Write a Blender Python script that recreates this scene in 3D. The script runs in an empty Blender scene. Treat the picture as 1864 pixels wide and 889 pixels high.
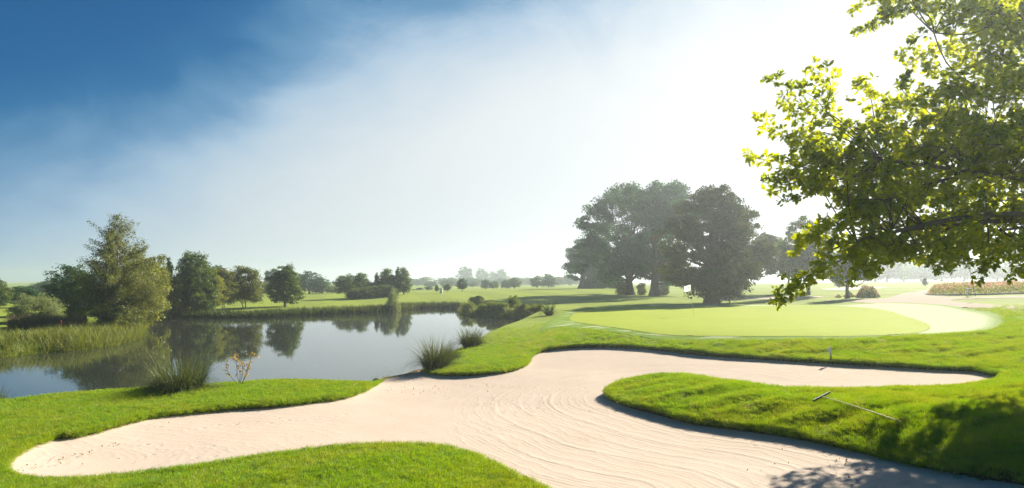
import bpy, math, random
import numpy as np
from mathutils import Vector
R = math.radians
rng = np.random.default_rng(7)
random.seed(7)
S = bpy.context.scene
COL = S.collection

# ------------------------------------------------------------------ camera
F = 1111.0      # focal length in source pixels (1864 wide)
HZ = 512.0      # horizon row
CH = 4.0        # camera height above the pond
cam = bpy.data.cameras.new('camera'); camo = bpy.data.objects.new('camera', cam); COL.objects.link(camo)
camo.location = (0, 0, CH); camo.rotation_euler = (R(90), 0, 0)
cam.sensor_width = 36; cam.lens = 36 * F / 1864
cam.shift_y = (HZ - 444.5) / 1864
cam.clip_end = 6000; cam.clip_start = .1
S.camera = camo

# ------------------------------------------------------------------ sky, sun
SUN_EL, SUN_AZ = 28.0, 41.0     # azimuth: degrees to the right of the view
w = bpy.data.worlds.new("World"); S.world = w; w.use_nodes = True
nt = w.node_tree; N = nt.nodes; L = nt.links
for n in list(N): N.remove(n)
def nd(tree, t, **k):
    n = tree.nodes.new(t)
    for a, b in k.items():
        if a.startswith('i_'): n.inputs[a[2:]].default_value = b
        else: setattr(n, a, b)
    return n
def mth(tree, op, a, b=None, c=None, clamp=False):
    n = tree.nodes.new('ShaderNodeMath'); n.operation = op; n.use_clamp = clamp
    for i, v in enumerate((a, b, c)):
        if v is None: continue
        if isinstance(v, (int, float)): n.inputs[i].default_value = v
        else: tree.links.new(v, n.inputs[i])
    return n.outputs[0]
def vmth(tree, op, a, b=None):
    n = tree.nodes.new('ShaderNodeVectorMath'); n.operation = op
    for i, v in enumerate((a, b)):
        if v is None: continue
        if isinstance(v, tuple): n.inputs[i].default_value = v
        else: tree.links.new(v, n.inputs[i])
    return n.outputs['Value'] if op == 'DOT_PRODUCT' else n.outputs[0]
def mixc(tree, f, a, b, mode='MIX'):
    n = tree.nodes.new('ShaderNodeMix'); n.data_type = 'RGBA'; n.blend_type = mode
    for s, v in ((n.inputs[0], f), (n.inputs[6], a), (n.inputs[7], b)):
        if isinstance(v, (int, float)): s.default_value = v
        elif isinstance(v, tuple): s.default_value = v if len(v) == 4 else v + (1,)
        else: tree.links.new(v, s)
    return n.outputs[2]
def mrange(tree, v, a, b, c=0., d=1., smooth=True):
    n = tree.nodes.new('ShaderNodeMapRange'); n.interpolation_type = 'SMOOTHSTEP' if smooth else 'LINEAR'
    tree.links.new(v, n.inputs[0])
    for i, x in enumerate((a, b, c, d)): n.inputs[1 + i].default_value = x
    return n.outputs[0]
def noise(tree, vec, scale, detail=4., rough=.5, dist=0.):
    n = tree.nodes.new('ShaderNodeTexNoise'); n.inputs['Scale'].default_value = scale
    n.inputs['Detail'].default_value = detail; n.inputs['Roughness'].default_value = rough
    n.inputs['Distortion'].default_value = dist
    if vec is not None: tree.links.new(vec, n.inputs['Vector'])
    return n.outputs[0]
sky = nd(nt, 'ShaderNodeTexSky', sky_type='NISHITA', sun_disc=False)
sky.sun_elevation = R(SUN_EL); sky.sun_rotation = R(SUN_AZ); sky.air_density = 1.0; sky.dust_density = .6; sky.ozone_density = 3
tc = nd(nt, 'ShaderNodeTexCoord'); D = tc.outputs['Generated']
sdir = (math.sin(R(SUN_AZ)) * math.cos(R(SUN_EL)), math.cos(R(SUN_AZ)) * math.cos(R(SUN_EL)), math.sin(R(SUN_EL)))
deep = mixc(nt, 1.0, sky.outputs[0], (.001, .38, .64), 'MULTIPLY')
sepd = nd(nt, 'ShaderNodeSeparateXYZ'); L.new(D, sepd.inputs[0])
cs = vmth(nt, 'DOT_PRODUCT', D, sdir)
# morning mist thickening towards the sun and the horizon, broken up by soft noise
stretch = nd(nt, 'ShaderNodeMapping'); L.new(D, stretch.inputs[0]); stretch.inputs['Scale'].default_value = (1., 1., 1.9); stretch.inputs['Rotation'].default_value = (0, R(25), R(10))
n1 = noise(nt, stretch.outputs[0], 1.7, 3, .5, .4)
n2 = noise(nt, stretch.outputs[0], 5.2, 6, .55, .6)
mist = mth(nt, 'ADD', mth(nt, 'MULTIPLY', mth(nt, 'SUBTRACT', n1, .5), .85), mth(nt, 'MULTIPLY', mth(nt, 'SUBTRACT', n2, .5), .22))
el = sepd.outputs[2]
base = mth(nt, 'ADD', mth(nt, 'ADD', mth(nt, 'MULTIPLY', cs, 2.1), mth(nt, 'MULTIPLY', el, -4.2)), .51)
n3 = noise(nt, stretch.outputs[0], 2.6, 6, .6, .9)
mist = mth(nt, 'ADD', mist, mth(nt, 'MULTIPLY', mth(nt, 'SUBTRACT', n3, .5), .5))
m = mrange(nt, mth(nt, 'ADD', base, mist), -.18, 1.28)
white = mixc(nt, mrange(nt, cs, .1, .9, smooth=False), (4.5, 5.4, 5.8), (7.6, 7.7, 7.6))
skyc = mixc(nt, mrange(nt, m, 0., .3), deep, (.22, 1.55, 3.3))
skyc = mixc(nt, mrange(nt, m, .15, .6, smooth=False), skyc, (2.2, 3.9, 5.7))
skyc = mixc(nt, mrange(nt, m, .38, 1.08, smooth=False), skyc, white)
bg = nd(nt, 'ShaderNodeBackground'); bg.inputs[1].default_value = .05
L.new(skyc, bg.inputs[0]); wo = nd(nt, 'ShaderNodeOutputWorld'); L.new(bg.outputs[0], wo.inputs[0])
w.cycles.sampling_method = 'MANUAL'; w.cycles.sample_map_resolution = 512
sun = bpy.data.lights.new('sun', 'SUN'); sun.energy = 5.0; sun.angle = R(.6); sun.color = (1, .93, .80)
suno = bpy.data.objects.new('sun', sun); COL.objects.link(suno)
suno.rotation_euler = Vector(sdir).to_track_quat('Z', 'Y').to_euler(); suno.location = (40, 40, 60)
S.view_settings.view_transform = 'Standard'; S.view_settings.look = 'None'; S.view_settings.gamma = 1; S.view_settings.use_curve_mapping = False
S.view_settings.exposure = 1.25
S.cycles.volume_bounces = 1; S.cycles.max_bounces = 8; S.cycles.transparent_max_bounces = 8
S.cycles.diffuse_bounces = 3; S.cycles.transmission_bounces = 6; S.cycles.glossy_bounces = 3
S.cycles.use_denoising = True; S.cycles.denoiser = 'OPENIMAGEDENOISE'; S.cycles.denoising_input_passes = 'RGB_ALBEDO_NORMAL'; S.cycles.denoising_prefilter = 'NONE'; S.cycles.sample_clamp_indirect = 8
HAZE = .00078

# ------------------------------------------------------------------ helpers
def link(o, parent=None):
    COL.objects.link(o)
    if parent: o.parent = parent
    return o
def tag(o, label=None, cat=None, group=None, kind=None):
    if label: o['label'] = label
    if cat: o['category'] = cat
    if group: o['group'] = group
    if kind: o['kind'] = kind
    return o
def empty(name, loc=(0, 0, 0), rz=0, sc=(1, 1, 1)):
    o = bpy.data.objects.new(name, None); o.empty_display_size = .3
    o.location = loc; o.rotation_euler = (0, 0, rz); o.scale = sc
    return link(o)
def mesh(name, V, Fs, mat, attrs=None, smooth=False, mats=None, mi=None):
    """V (n,3); Fs: int array (m,k) or list of such arrays."""
    me = bpy.data.meshes.new(name)
    V = np.asarray(V, np.float32)
    if isinstance(Fs, np.ndarray): Fs = [Fs]
    Fs = [np.asarray(f, np.int32) for f in Fs if len(f)]
    nl = sum(f.size for f in Fs); nf = sum(len(f) for f in Fs)
    me.vertices.add(len(V)); me.vertices.foreach_set('co', V.ravel())
    me.loops.add(nl); me.polygons.add(nf)
    me.loops.foreach_set('vertex_index', np.concatenate([f.ravel() for f in Fs]))
    tot = np.concatenate([np.full(len(f), f.shape[1], np.int32) for f in Fs])
    st = np.zeros(nf, np.int32); st[1:] = np.cumsum(tot)[:-1]
    me.polygons.foreach_set('loop_start', st); me.polygons.foreach_set('loop_total', tot)
    me.polygons.foreach_set('use_smooth', np.full(nf, smooth, bool))
    if mats:
        for m_ in mats: me.materials.append(m_)
        me.polygons.foreach_set('material_index', np.asarray(mi, np.int32))
    elif mat: me.materials.append(mat)
    for k, a in (attrs or {}).items():
        a = np.asarray(a, np.float32)
        if a.ndim == 1:
            me.attributes.new(k, 'FLOAT', 'POINT').data.foreach_set('value', a)
        else:
            me.attributes.new(k, 'FLOAT_VECTOR', 'POINT').data.foreach_set('vector', a.ravel())
    me.update(calc_edges=True)
    return me
def obj(name, me, parent=None): return link(bpy.data.objects.new(name, me), parent)
def W(px, py, z):
    y = (CH - z) * F / (py - HZ); return np.array([(px - 932) / F * y, y, z])
def WD(px, d, z): return np.array([(px - 932) / F * d, d, z])

# ------------------------------------------------------------------ outlines
def spline(P, n=8, closed=True):
    P = np.asarray(P, float); m_ = len(P); out = []
    for i in range(m_ if closed else m_ - 1):
        if closed: a, b, c, d = P[i - 1], P[i], P[(i + 1) % m_], P[(i + 2) % m_]
        else: a, b, c, d = P[max(i - 1, 0)], P[i], P[i + 1], P[min(i + 2, m_ - 1)]
        t = np.linspace(0, 1, n, endpoint=False)[:, None]
        out.append(.5 * ((2 * b) + (c - a) * t + (2 * a - 5 * b + 4 * c - d) * t**2 + (3 * b - a - 3 * c + d) * t**3))
    if not closed: out.append(P[-1:])
    return np.concatenate(out)
def sdf(x, y, poly):
    """signed distance, negative inside"""
    shp = x.shape; x = x.ravel(); y = y.ravel()
    d2 = np.full(x.shape, 1e12); ins = np.zeros(x.shape, bool)
    A = poly; B = np.roll(poly, -1, 0)
    for (ax, ay), (bx, by) in zip(A, B):
        ex, ey = bx - ax, by - ay; l2 = ex * ex + ey * ey + 1e-12
        t = np.clip(((x - ax) * ex + (y - ay) * ey) / l2, 0, 1)
        dx = x - ax - t * ex; dy = y - ay - t * ey
        np.minimum(d2, dx * dx + dy * dy, out=d2)
        if ay != by:
            ins ^= ((ay > y) != (by > y)) & (x < ax + (y - ay) * ex / (by - ay))
    d = np.sqrt(d2); d[ins] *= -1
    return d.reshape(shp)
def sdfb(x, y, poly, pad=6.):
    """sdf only near the outline's bounding box"""
    d = np.full(x.shape, pad)
    k = (x > poly[:, 0].min() - pad) & (x < poly[:, 0].max() + pad) & (y > poly[:, 1].min() - pad) & (y < poly[:, 1].max() + pad)
    if k.any(): d[k] = sdf(x[k], y[k], poly)
    return d
def smooth01(t): t = np.clip(t, 0, 1); return t * t * (3 - 2 * t)

bunkpx = [(0,859,.62),(24,834,.58),(62,815,.56),(105,800,.55),(140,798,.54),(200,783,.52),(270,765,.48),(340,757,.46),(420,748,.45),(500,743,.42),
 (570,735,.4),(625,727,.36),(660,715,.3),(682,701,.18),(700,691,.06),(740,685,.04),(768,677,.06),(792,683,.2),(850,685,.32),(905,682,.38),(940,675,.42),(959,665,.46),(965,653,.52),
 (988,641,.62),(1040,636,.7),(1100,635,.74),(1160,637,.78),(1220,642,.8),(1300,650,.84),(1400,658,.88),(1500,664,.92),(1600,669,.96),(1700,675,1.0),(1765,679,1.02),(1805,686,1.03),
 (1828,693,1.03),(1800,699,1.1),(1700,705,1.14),(1600,710,1.16),(1500,711,1.16),(1420,706,1.14),(1350,698,1.1),(1290,689,1.05),(1230,682,.96),(1190,684,.9),(1150,690,.82),(1120,700,.74),
 (1106,712,.68),(1130,728,.68),(1200,748,.7),(1260,764,.72),(1350,777,.75),(1450,793,.78),(1550,814,.82),(1650,838,.86),(1750,858,.9),(1864,878,.93),(2050,920,1.),
 (2300,1100,1.1),(1900,1450,1.1),(1400,1500,1.),(1150,1100,.9),(1040,940,.85),(985,890,.84),(930,862,.88),(870,832,.93),(810,814,.96),(740,809,.97),(640,812,.97),
 (560,820,.95),(450,835,.9),(340,852,.84),(200,869,.76),(90,874,.7),(22,872,.65)]
bunk3 = np.array([W(*p) for p in bunkpx]); BUNK = spline(bunk3[:, :2], 6)
pondpx = [(-700,720),(-300,735),(0,747),(100,739),(200,731),(300,725),(400,718),(500,709),(600,705),(660,700),(700,690),(740,684),(768,675),(790,655),(830,640),(890,615),(935,598),
 (962,586),(950,581.5),(920,579.5),(886,577),(858,575),(840,572),(834,566.5),(848,562),(838,559.6),(800,559.8),(744,561),(703,565),(660,568),(615,570),(540,573),(480,576),(440,577),(363,577),(300,578),(262,581),
 (257,592),(254,606),(248,615),(214,626),(170,634),(128,639),(60,644),(0,650),(-200,660),(-600,675)]
POND = spline(np.array([W(a, b, 0)[:2] for a, b in pondpx]), 4)
greenpx = [(1052,566),(1100,560),(1180,556.5),(1290,556),(1400,557),(1500,559.5),(1580,567),(1640,578),(1680,590),(1694,599),(1680,607),(1640,612),(1560,614.5),(1450,614),(1330,612),(1200,606),(1120,599),(1062,590),(1040,582),(1038,573)]
def gz(px, py): return 1.38 + .25 * (px - 1040) / 650
GREEN = spline(np.array([W(a, b, gz(a, b))[:2] for a, b in greenpx]), 6)
fringepx = [(1520,560),(1620,562),(1720,570),(1800,583),(1826,594),(1800,604),(1720,610),(1640,613.5),(1560,616.5),(1450,616.5),(1330,615),(1200,609.5),(1120,603.5),(1050,597),(1010,592),(985,596),(990,585),(1010,572),(1040,563),(1100,557.5),(1180,555),(1290,554),(1400,555)]
FRINGE = spline(np.array([W(a, b, gz(a, b))[:2] for a, b in fringepx]), 6)

# ------------------------------------------------------------------ terrain
def uv_(x, y):
    w_ = np.maximum(y, 8.); v = np.where(y < 8, math.log(8.) + (y - 8) / 8., np.log(np.maximum(y, 1e-3) * (y >= 8) + 8. * (y < 8)))
    return np.stack([x / w_ * 1.3, v * 1.25], -1)
class RBF:
    def __init__(s, P, c=.12):
        P = np.asarray(P); s.C = uv_(P[:, 0], P[:, 1]); s.c = c
        n = len(P); A = np.zeros((n + 1, n + 1)); r = np.linalg.norm(s.C[:, None] - s.C[None], axis=-1)
        A[:n, :n] = np.sqrt(r * r + c * c) - 2e-2 * np.eye(n); A[n, :n] = 1; A[:n, n] = 1
        s.w = np.linalg.solve(A, np.append(P[:, 2], 0))
    def __call__(s, x, y):
        q = uv_(x, y); o = np.full(x.shape, s.w[-1])
        for k in range(len(s.C)):
            d = q - s.C[k]; o += s.w[k] * np.sqrt((d * d).sum(-1) + s.c**2)
        return o
ctl = []
def lip(px, py, z, dz=0): ctl.append(W(px, py, z) + np.array([0, 0, dz]))
for i, p in enumerate(bunkpx):          # the turf stands proud of the sand: more on the far banks than on the near ones
    far = i < 36
    P = W(*p); dz = .0 if not far else (.02 if 13 <= i <= 17 else .13 if i < 13 else .14 if i < 24 else .17)
    ctl.append(P + np.array([0, 0, dz]))
for p in [(0,738,.5),(100,728,.52),(200,720,.54),(300,713,.56),(400,706,.56),(500,697,.56),(600,696,.52),(200,750,.68),(450,722,.64),(0,800,.75),(-200,760,.6),(-300,850,.9),
          (500,889,1.02),(700,860,1.06),(200,900,.95),(850,880,.98),(500,1100,1.2),(0,1000,1.1),
          (1250,715,1.1),(1400,735,1.15),(1550,745,1.25),(1550,775,1.1),(1700,740,1.35),(1750,800,1.25),(1860,740,1.5),(1860,820,1.3),(1900,700,1.5),
          (830,665,.6),(900,650,.75),(940,620,.7),(905,635,.55),(980,620,1.),(1000,600,1.12),(1030,615,1.15),(1000,580,.95),(1020,569,1.2),
          (1040,590,1.38),(1150,606,1.4),(1300,614,1.45),(1450,617,1.52),(1600,617,1.6),(1700,612,1.64),(1830,600,1.72),(1820,640,1.45),(1900,640,1.6),
          (1120,570,1.4),(1300,565,1.46),(1300,590,1.46),(1500,565,1.56),(1500,590,1.56),(1650,595,1.62),(1690,575,1.75)]:
    ctl.append(W(*p))
for p in [(940,78,.6),(870,84,.5),(800,92,.5),(700,85,.5),(600,82,.5),(520,84,.5),(450,80,.45),(350,74,.45),(260,68,.45),(150,48,.5),(50,42,.5),(-200,40,.6),(150,60,.6),(50,67,.8),(-300,100,.6),
          (20,114,.7),(300,130,.6),(520,150,.5),(600,150,.6),(650,112,.75),(690,108,.8),(760,115,1.5),(850,130,1.75),(950,140,1.85),(1080,150,2.05),(900,100,1.1),(960,95,1.0),(1000,75,1.2),
          (800,260,.9),(1000,260,1.2),(500,300,.3),(0,300,.3),(1100,115,1.45),(1150,115,1.35),(1190,108,1.45),(1220,90,1.4),(1295,73,1.44),(1350,62,1.42),(1230,140,1.7),(1400,80,1.55),(1400,120,2.1),
          (1434,95,2.1),(1471,84,2.05),(1543,68,2.05),(1600,60,2.2),(1700,52,2.35),(1700,60,2.6),(1864,55,2.75),(1864,36,2.3),(1864,42,2.4),(1700,42,2.05),(1650,100,2.9),(1650,160,3.5),(1864,150,3.7),(2100,45,2.7),(2200,100,3.3),
          (1250,250,2.4),(1600,280,3.6),(2000,280,4.),(1300,700,1.5),(0,700,0),(700,700,0),(2000,700,3.),(-800,300,0),(-1200,60,.8),(2400,30,2.3),(2300,15,1.8)]:
    ctl.append(WD(*p))
for p in [(-8,3,1.3),(8,3,1.4),(0,-20,1.4),(-20,-20,1.4),(20,-20,1.6),(-14,8,1.1),(14,8,1.5)]: ctl.append(np.array(p, float))
BASE = RBF(ctl)
sctl = [bunk3[i] * np.array([1, 1, 1]) for i in range(36)]
SAND_FIX = [(300,800,.4),(200,830,.45),(500,780,.36),(650,790,.42),(400,830,.5),(740,740,.2),(720,700,.07),(800,720,.25),(900,750,.38),(850,800,.5),(1000,700,.42),(1050,660,.52),(1200,665,.62),(1200,790,.55),(1100,850,.6),(1000,889,.64),
            (1350,680,.74),(1500,690,.82),(1650,692,.9),(1750,692,.97),(1150,740,.52),(1350,800,.62),(1500,840,.7),(1650,870,.76),(1400,889,.7),(1800,889,.82),(1400,1100,.8),(1800,1200,.9),(600,760,.33),(100,850,.52)]
sctl += [W(*p) for p in SAND_FIX]
SANDF = RBF(sctl, .2)
def fbm(x, y, s, seed=0):
    r_ = np.random.default_rng(seed); o = 0; a = 1.
    for k in range(4):
        for _ in range(3):
            th = r_.uniform(0, 6.28); f = s * 2**k * r_.uniform(.7, 1.3)
            o = o + a * np.sin((x * math.cos(th) + y * math.sin(th)) * f + r_.uniform(0, 6.28))
        a *= .5
    return o / 4
def sand_z(x, y, db=None):
    z = SANDF(x, y)
    return z
def ground(x, y, full=False):
    x = np.asarray(x, float); y = np.asarray(y, float)
    b = BASE(x, y)
    w_ = np.clip((y - 30) / 60, 0, 1)
    b = b + fbm(x, y, .11, 3) * .18 * w_ * np.clip((180 - y) / 100, .0, 1)
    db = sdfb(x, y, BUNK); dp = sdfb(x, y, POND, 8.); dg = sdfb(x, y, FRINGE, 5.)
    rough = np.clip((40 - y) / 12, 0, 1) * smooth01((dg + .2) / 1.)
    b = b + (fbm(x, y, 3.2, 5) * .036 + fbm(x, y * 1.6, 1.1, 6) * .03) * rough * smooth01(db / .3)
    # shaggier humps on the banks below the green and on the tongue of turf
    sl = smooth01((x - 1.5) / 3) * rough * smooth01((db - .1) / .6)
    b = b + fbm(x * .8, y * 2.4, 2.3, 9) * .07 * sl
    z = b
    z = np.where(dp > 0, b * smooth01((dp + .25) / 1.5) + .015, -.1 - .45 * np.minimum(-dp, 3))
    z = np.where((dp > -.4) & (dp <= 0), .015 + (dp) * .3, z)
    sz = SANDF(x, y)
    z = np.where((db < 0) & (dp > -.5), np.minimum(sz, z) - .3 * smooth01(-db / .15), z)
    if full: return z, db, dp, dg
    return z
def gz1(x, y): return float(ground(np.array([x]), np.array([y]))[0])

# ------------------------------------------------------------------ materials
def material(name):
    m_ = bpy.data.materials.new(name); m_.use_nodes = True; t = m_.node_tree
    for n in list(t.nodes): t.nodes.remove(n)
    o = t.nodes.new('ShaderNodeOutputMaterial'); return m_, t, o
def pbr(t, col, rough=.8, spec=.3, bump=None, bstr=.3, bdist=.02):
    p = t.nodes.new('ShaderNodeBsdfPrincipled'); p.inputs['Roughness'].default_value = rough
    p.inputs['Specular IOR Level'].default_value = spec
    if isinstance(col, tuple): p.inputs['Base Color'].default_value = col + (1,)
    else: t.links.new(col, p.inputs['Base Color'])
    if bump is not None:
        b = t.nodes.new('ShaderNodeBump'); b.inputs['Strength'].default_value = bstr; b.inputs['Distance'].default_value = bdist
        t.links.new(bump, b.inputs['Height']); t.links.new(b.outputs[0], p.inputs['Normal'])
    return p
def leafmat(name, c1, c2, trans=.45, tr_tint=(1.3, 1.2, .45), rough=.5, gloss=.025, patch=False):
    """blade / leaf: diffuse + translucent, colour varies leaf by leaf"""
    m_, t, o = material(name)
    a = nd(t, 'ShaderNodeAttribute', attribute_name='tint')
    col = mixc(t, a.outputs['Fac'], c1, c2)
    if patch:
        g = nd(t, 'ShaderNodeNewGeometry').outputs['Position']; oi = nd(t, 'ShaderNodeObjectInfo').outputs['Random']
        a1 = noise(t, g, .55, 3, .6, .5); a2 = noise(t, g, 2.6, 3, .6)
        col = mixc(t, mrange(t, a1, .35, .7, 0, .55), col, (.30, .37, .03))
        col = mixc(t, mrange(t, a2, .52, .72, 0, .6), col, (.05, .15, .008))
        col = mixc(t, mrange(t, oi, .9, .97, 0, .7), col, (.42, .38, .16))
    df = t.nodes.new('ShaderNodeBsdfDiffuse'); t.links.new(col, df.inputs[0])
    tl = t.nodes.new('ShaderNodeBsdfTranslucent'); t.links.new(mixc(t, 1., col, tr_tint, 'MULTIPLY'), tl.inputs[0])
    mx = t.nodes.new('ShaderNodeMixShader'); mx.inputs[0].default_value = trans
    t.links.new(df.outputs[0], mx.inputs[1]); t.links.new(tl.outputs[0], mx.inputs[2])
    g = t.nodes.new('ShaderNodeBsdfGlossy'); g.inputs['Roughness'].default_value = rough; g.inputs[0].default_value = (1, 1, 1, 1)
    m2 = t.nodes.new('ShaderNodeMixShader'); m2.inputs[0].default_value = gloss
    t.links.new(mx.outputs[0], m2.inputs[1]); t.links.new(g.outputs[0], m2.inputs[2])
    t.links.new(m2.outputs[0], o.inputs[0]); return m_
def plain(name, col, rough=.7, spec=.3, nscale=None, var=.25, coord='Object', bstr=.3):
    m_, t, o = material(name)
    if nscale:
        tc_ = t.nodes.new('ShaderNodeTexCoord'); n_ = noise(t, tc_.outputs[coord], nscale, 5, .6)
        c = mixc(t, n_, tuple(v * (1 - var) for v in col), tuple(min(1, v * (1 + var)) for v in col))
        p = pbr(t, c, rough, spec, n_, bstr)
    else: p = pbr(t, col, rough, spec)
    t.links.new(p.outputs[0], o.inputs[0]); return m_
M = {}
def grass_surface(name, lo, hi, dry, scale=1., bstr=.5, bdist=.03, stripes=False, sheen=.3):
    m_, t, o = material(name)
    g = nd(t, 'ShaderNodeNewGeometry').outputs['Position']
    big = noise(t, g, .09 * scale, 3, .5, .5); mid = noise(t, g, 1.1 * scale, 4, .6); fine = noise(t, g, 26, 6, .75); fine2 = noise(t, g, 7, 5, .7)
    col = mixc(t, mrange(t, mid, .3, .7), lo, hi)
    col = mixc(t, mrange(t, big, .5, .72, 0, .6), col, dry)
    col = mixc(t, mrange(t, fine, .3, .75, .0, .55), col, tuple(v * .55 for v in lo))
    if stripes:
        s = nd(t, 'ShaderNodeSeparateXYZ'); t.links.new(g, s.inputs[0])
        k = mth(t, 'ADD', mth(t, 'MULTIPLY', s.outputs[0], .55), mth(t, 'MULTIPLY', s.outputs[1], .16))
        st = mth(t, 'SINE', mth(t, 'ADD', k, mth(t, 'MULTIPLY', big, 2.)))
        col = mixc(t, mrange(t, st, -.3, .3, 0, .28), col, tuple(v * 1.25 for v in hi))
    if stripes: col = mixc(t, nd(t, 'ShaderNodeAttribute', attribute_name='soil').outputs['Fac'], col, (.075, .045, .022))
    h = mth(t, 'ADD', fine, mth(t, 'MULTIPLY', fine2, .8))
    p = pbr(t, col, .85, .04, h, bstr, bdist)
    p.inputs['Sheen Weight'].default_value = sheen; p.inputs['Sheen Roughness'].default_value = .45
    p.inputs['Sheen Tint'].default_value = (.95, 1., .45, 1)
    t.links.new(p.outputs[0], o.inputs[0]); return m_
# ground: rough turf, mown fairway bands by distance from the green
M['ground'] = grass_surface('meadow_turf', (.13, .19, .006), (.22, .28, .010), (.28, .30, .02), 1., .5, .04, True, .15)
M['green'] = grass_surface('mown_green', (.28, .35, .002), (.32, .39, .004), (.36, .40, .012), .8, .12, .01, False, .12)
M['dew_sheen'] = (lambda: None)
def dewsheenmat():
    m_, t, o = material('dew_sheen_turf')
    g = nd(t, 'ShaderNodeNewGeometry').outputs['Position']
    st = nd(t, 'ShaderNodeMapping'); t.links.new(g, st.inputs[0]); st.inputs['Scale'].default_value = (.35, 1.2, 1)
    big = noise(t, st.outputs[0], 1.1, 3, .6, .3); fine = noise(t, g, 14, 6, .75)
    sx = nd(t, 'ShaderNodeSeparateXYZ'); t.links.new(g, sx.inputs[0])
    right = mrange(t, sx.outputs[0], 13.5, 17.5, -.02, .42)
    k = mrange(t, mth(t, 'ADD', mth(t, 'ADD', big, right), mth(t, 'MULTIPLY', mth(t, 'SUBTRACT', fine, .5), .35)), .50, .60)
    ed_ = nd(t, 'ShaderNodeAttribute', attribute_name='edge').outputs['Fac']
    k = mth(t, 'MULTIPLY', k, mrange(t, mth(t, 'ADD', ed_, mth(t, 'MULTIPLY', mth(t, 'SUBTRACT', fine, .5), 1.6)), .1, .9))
    col = mixc(t, k, (.17, .27, .02), (.46, .50, .28))  # pale tone paints the dew together with its backlit sheen
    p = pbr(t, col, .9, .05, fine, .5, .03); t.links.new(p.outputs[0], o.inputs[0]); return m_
M['dew_sheen'] = dewsheenmat()
def sandmat():
    m_, t, o = material('bunker_sand')
    g = nd(t, 'ShaderNodeNewGeometry').outputs['Position']
    e = nd(t, 'ShaderNodeAttribute', attribute_name='rake').outputs['Fac']
    am = nd(t, 'ShaderNodeAttribute', attribute_name='ramp').outputs['Fac']
    wob = noise(t, g, .9, 3, .5); wob2 = noise(t, g, 9, 4, .6); grain = noise(t, g, 90, 4, .7); patch = noise(t, g, .7, 4, .55, .3); lump = noise(t, g, 22, 5, .7)
    ph = mth(t, 'ADD', mth(t, 'MULTIPLY', e, 52.), mth(t, 'ADD', mth(t, 'MULTIPLY', wob, 4.), mth(t, 'MULTIPLY', wob2, 1.3)))
    gro = mth(t, 'SINE', ph)
    ph2 = mth(t, 'SINE', mth(t, 'ADD', mth(t, 'MULTIPLY', e, 9.), mth(t, 'MULTIPLY', wob, 9.)))
    fl = mrange(t, noise(t, g, 1.6, 4, .6, .8), .38, .66)
    groh = mth(t, 'MULTIPLY', mth(t, 'MULTIPLY', gro, am), fl)
    h = mth(t, 'ADD', mth(t, 'MULTIPLY', groh, .2), mth(t, 'ADD', mth(t, 'MULTIPLY', lump, .45), mth(t, 'MULTIPLY', grain, .35)))
    h = mth(t, 'ADD', h, mth(t, 'MULTIPLY', mth(t, 'MULTIPLY', mth(t, 'POWER', mth(t, 'ABSOLUTE', ph2), 8.), am), .45))
    col = mixc(t, patch, (.51, .41, .315), (.59, .49, .395))
    col = mixc(t, mrange(t, lump, .5, .8, 0, .5), col, (.44, .33, .25))
    st_ = noise(t, g, 3.2, 5, .65, 1.2); col = mixc(t, mrange(t, st_, .52, .75, 0, .35), col, (.45, .345, .27))
    col = mixc(t, mrange(t, mth(t, 'MULTIPLY', groh, -1.), .35, 1., 0, .28), col, (.42, .32, .24))
    wet_and_rim = nd(t, 'ShaderNodeAttribute', attribute_name='wet_and_rim').outputs['Fac']
    col = mixc(t, wet_and_rim, col, (.30, .17, .09))
    p = pbr(t, col, .95, .05, h, .5, .018); t.links.new(p.outputs[0], o.inputs[0]); return m_
M['sand'] = sandmat()
def gravelmat():
    m_, t, o = material('gravel')
    g = nd(t, 'ShaderNodeNewGeometry').outputs['Position']
    a = noise(t, g, .5, 4, .6); b = noise(t, g, 18, 5, .7)
    col = mixc(t, a, (.40, .32, .24), (.50, .41, .31)); col = mixc(t, mrange(t, b, .4, .8, 0, .5), col, (.3, .24, .2))
    p = pbr(t, col, .95, .05, b, .6, .02); t.links.new(p.outputs[0], o.inputs[0]); return m_
M['gravel'] = gravelmat()
def watermat():
    m_, t, o = material('pond_water')
    g = nd(t, 'ShaderNodeNewGeometry').outputs['Position']
    mp = nd(t, 'ShaderNodeMapping'); t.links.new(g, mp.inputs[0]); mp.inputs['Scale'].default_value = (1, .55, 1)
    n_ = noise(t, mp.outputs[0], 2.2, 3, .5); n2_ = noise(t, g, .25, 2, .5)
    h = mth(t, 'MULTIPLY', n_, mrange(t, n2_, .35, .65, .4, 1.))
    p = pbr(t, (.035, .042, .03), .035, .5, h, .028, .05); p.inputs['IOR'].default_value = 2.2
    t.links.new(p.outputs[0], o.inputs[0]); return m_
M['water'] = watermat()
M['blade'] = leafmat('grass_blade', (.11, .26, .004), (.30, .50, .008), .5, (1.5, 1.2, .4), .5, .02, True)
M['reed'] = leafmat('reed_blade', (.04, .09, .008), (.36, .37, .07), .35, (1.3, 1.2, .5))
M['darkreed'] = leafmat('dark_reed_blade', (.03, .065, .012), (.17, .22, .05), .25, (1.2, 1.1, .5))
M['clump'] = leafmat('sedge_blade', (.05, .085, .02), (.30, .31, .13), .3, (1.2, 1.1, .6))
M['oak_leaf'] = leafmat('oak_leaf', (.075, .13, .008), (.32, .37, .014), .68, (2.5, 2.15, .15), .4, .03)
M['leaf_dark'] = leafmat('dark_leaf', (.016, .065, .014), (.055, .15, .03), .3, (1.6, 1.5, .6))
M['leaf_autumn'] = leafmat('turning_leaf', (.03, .065, .014), (.11, .12, .028), .3, (1.6, 1.3, .5))
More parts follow.
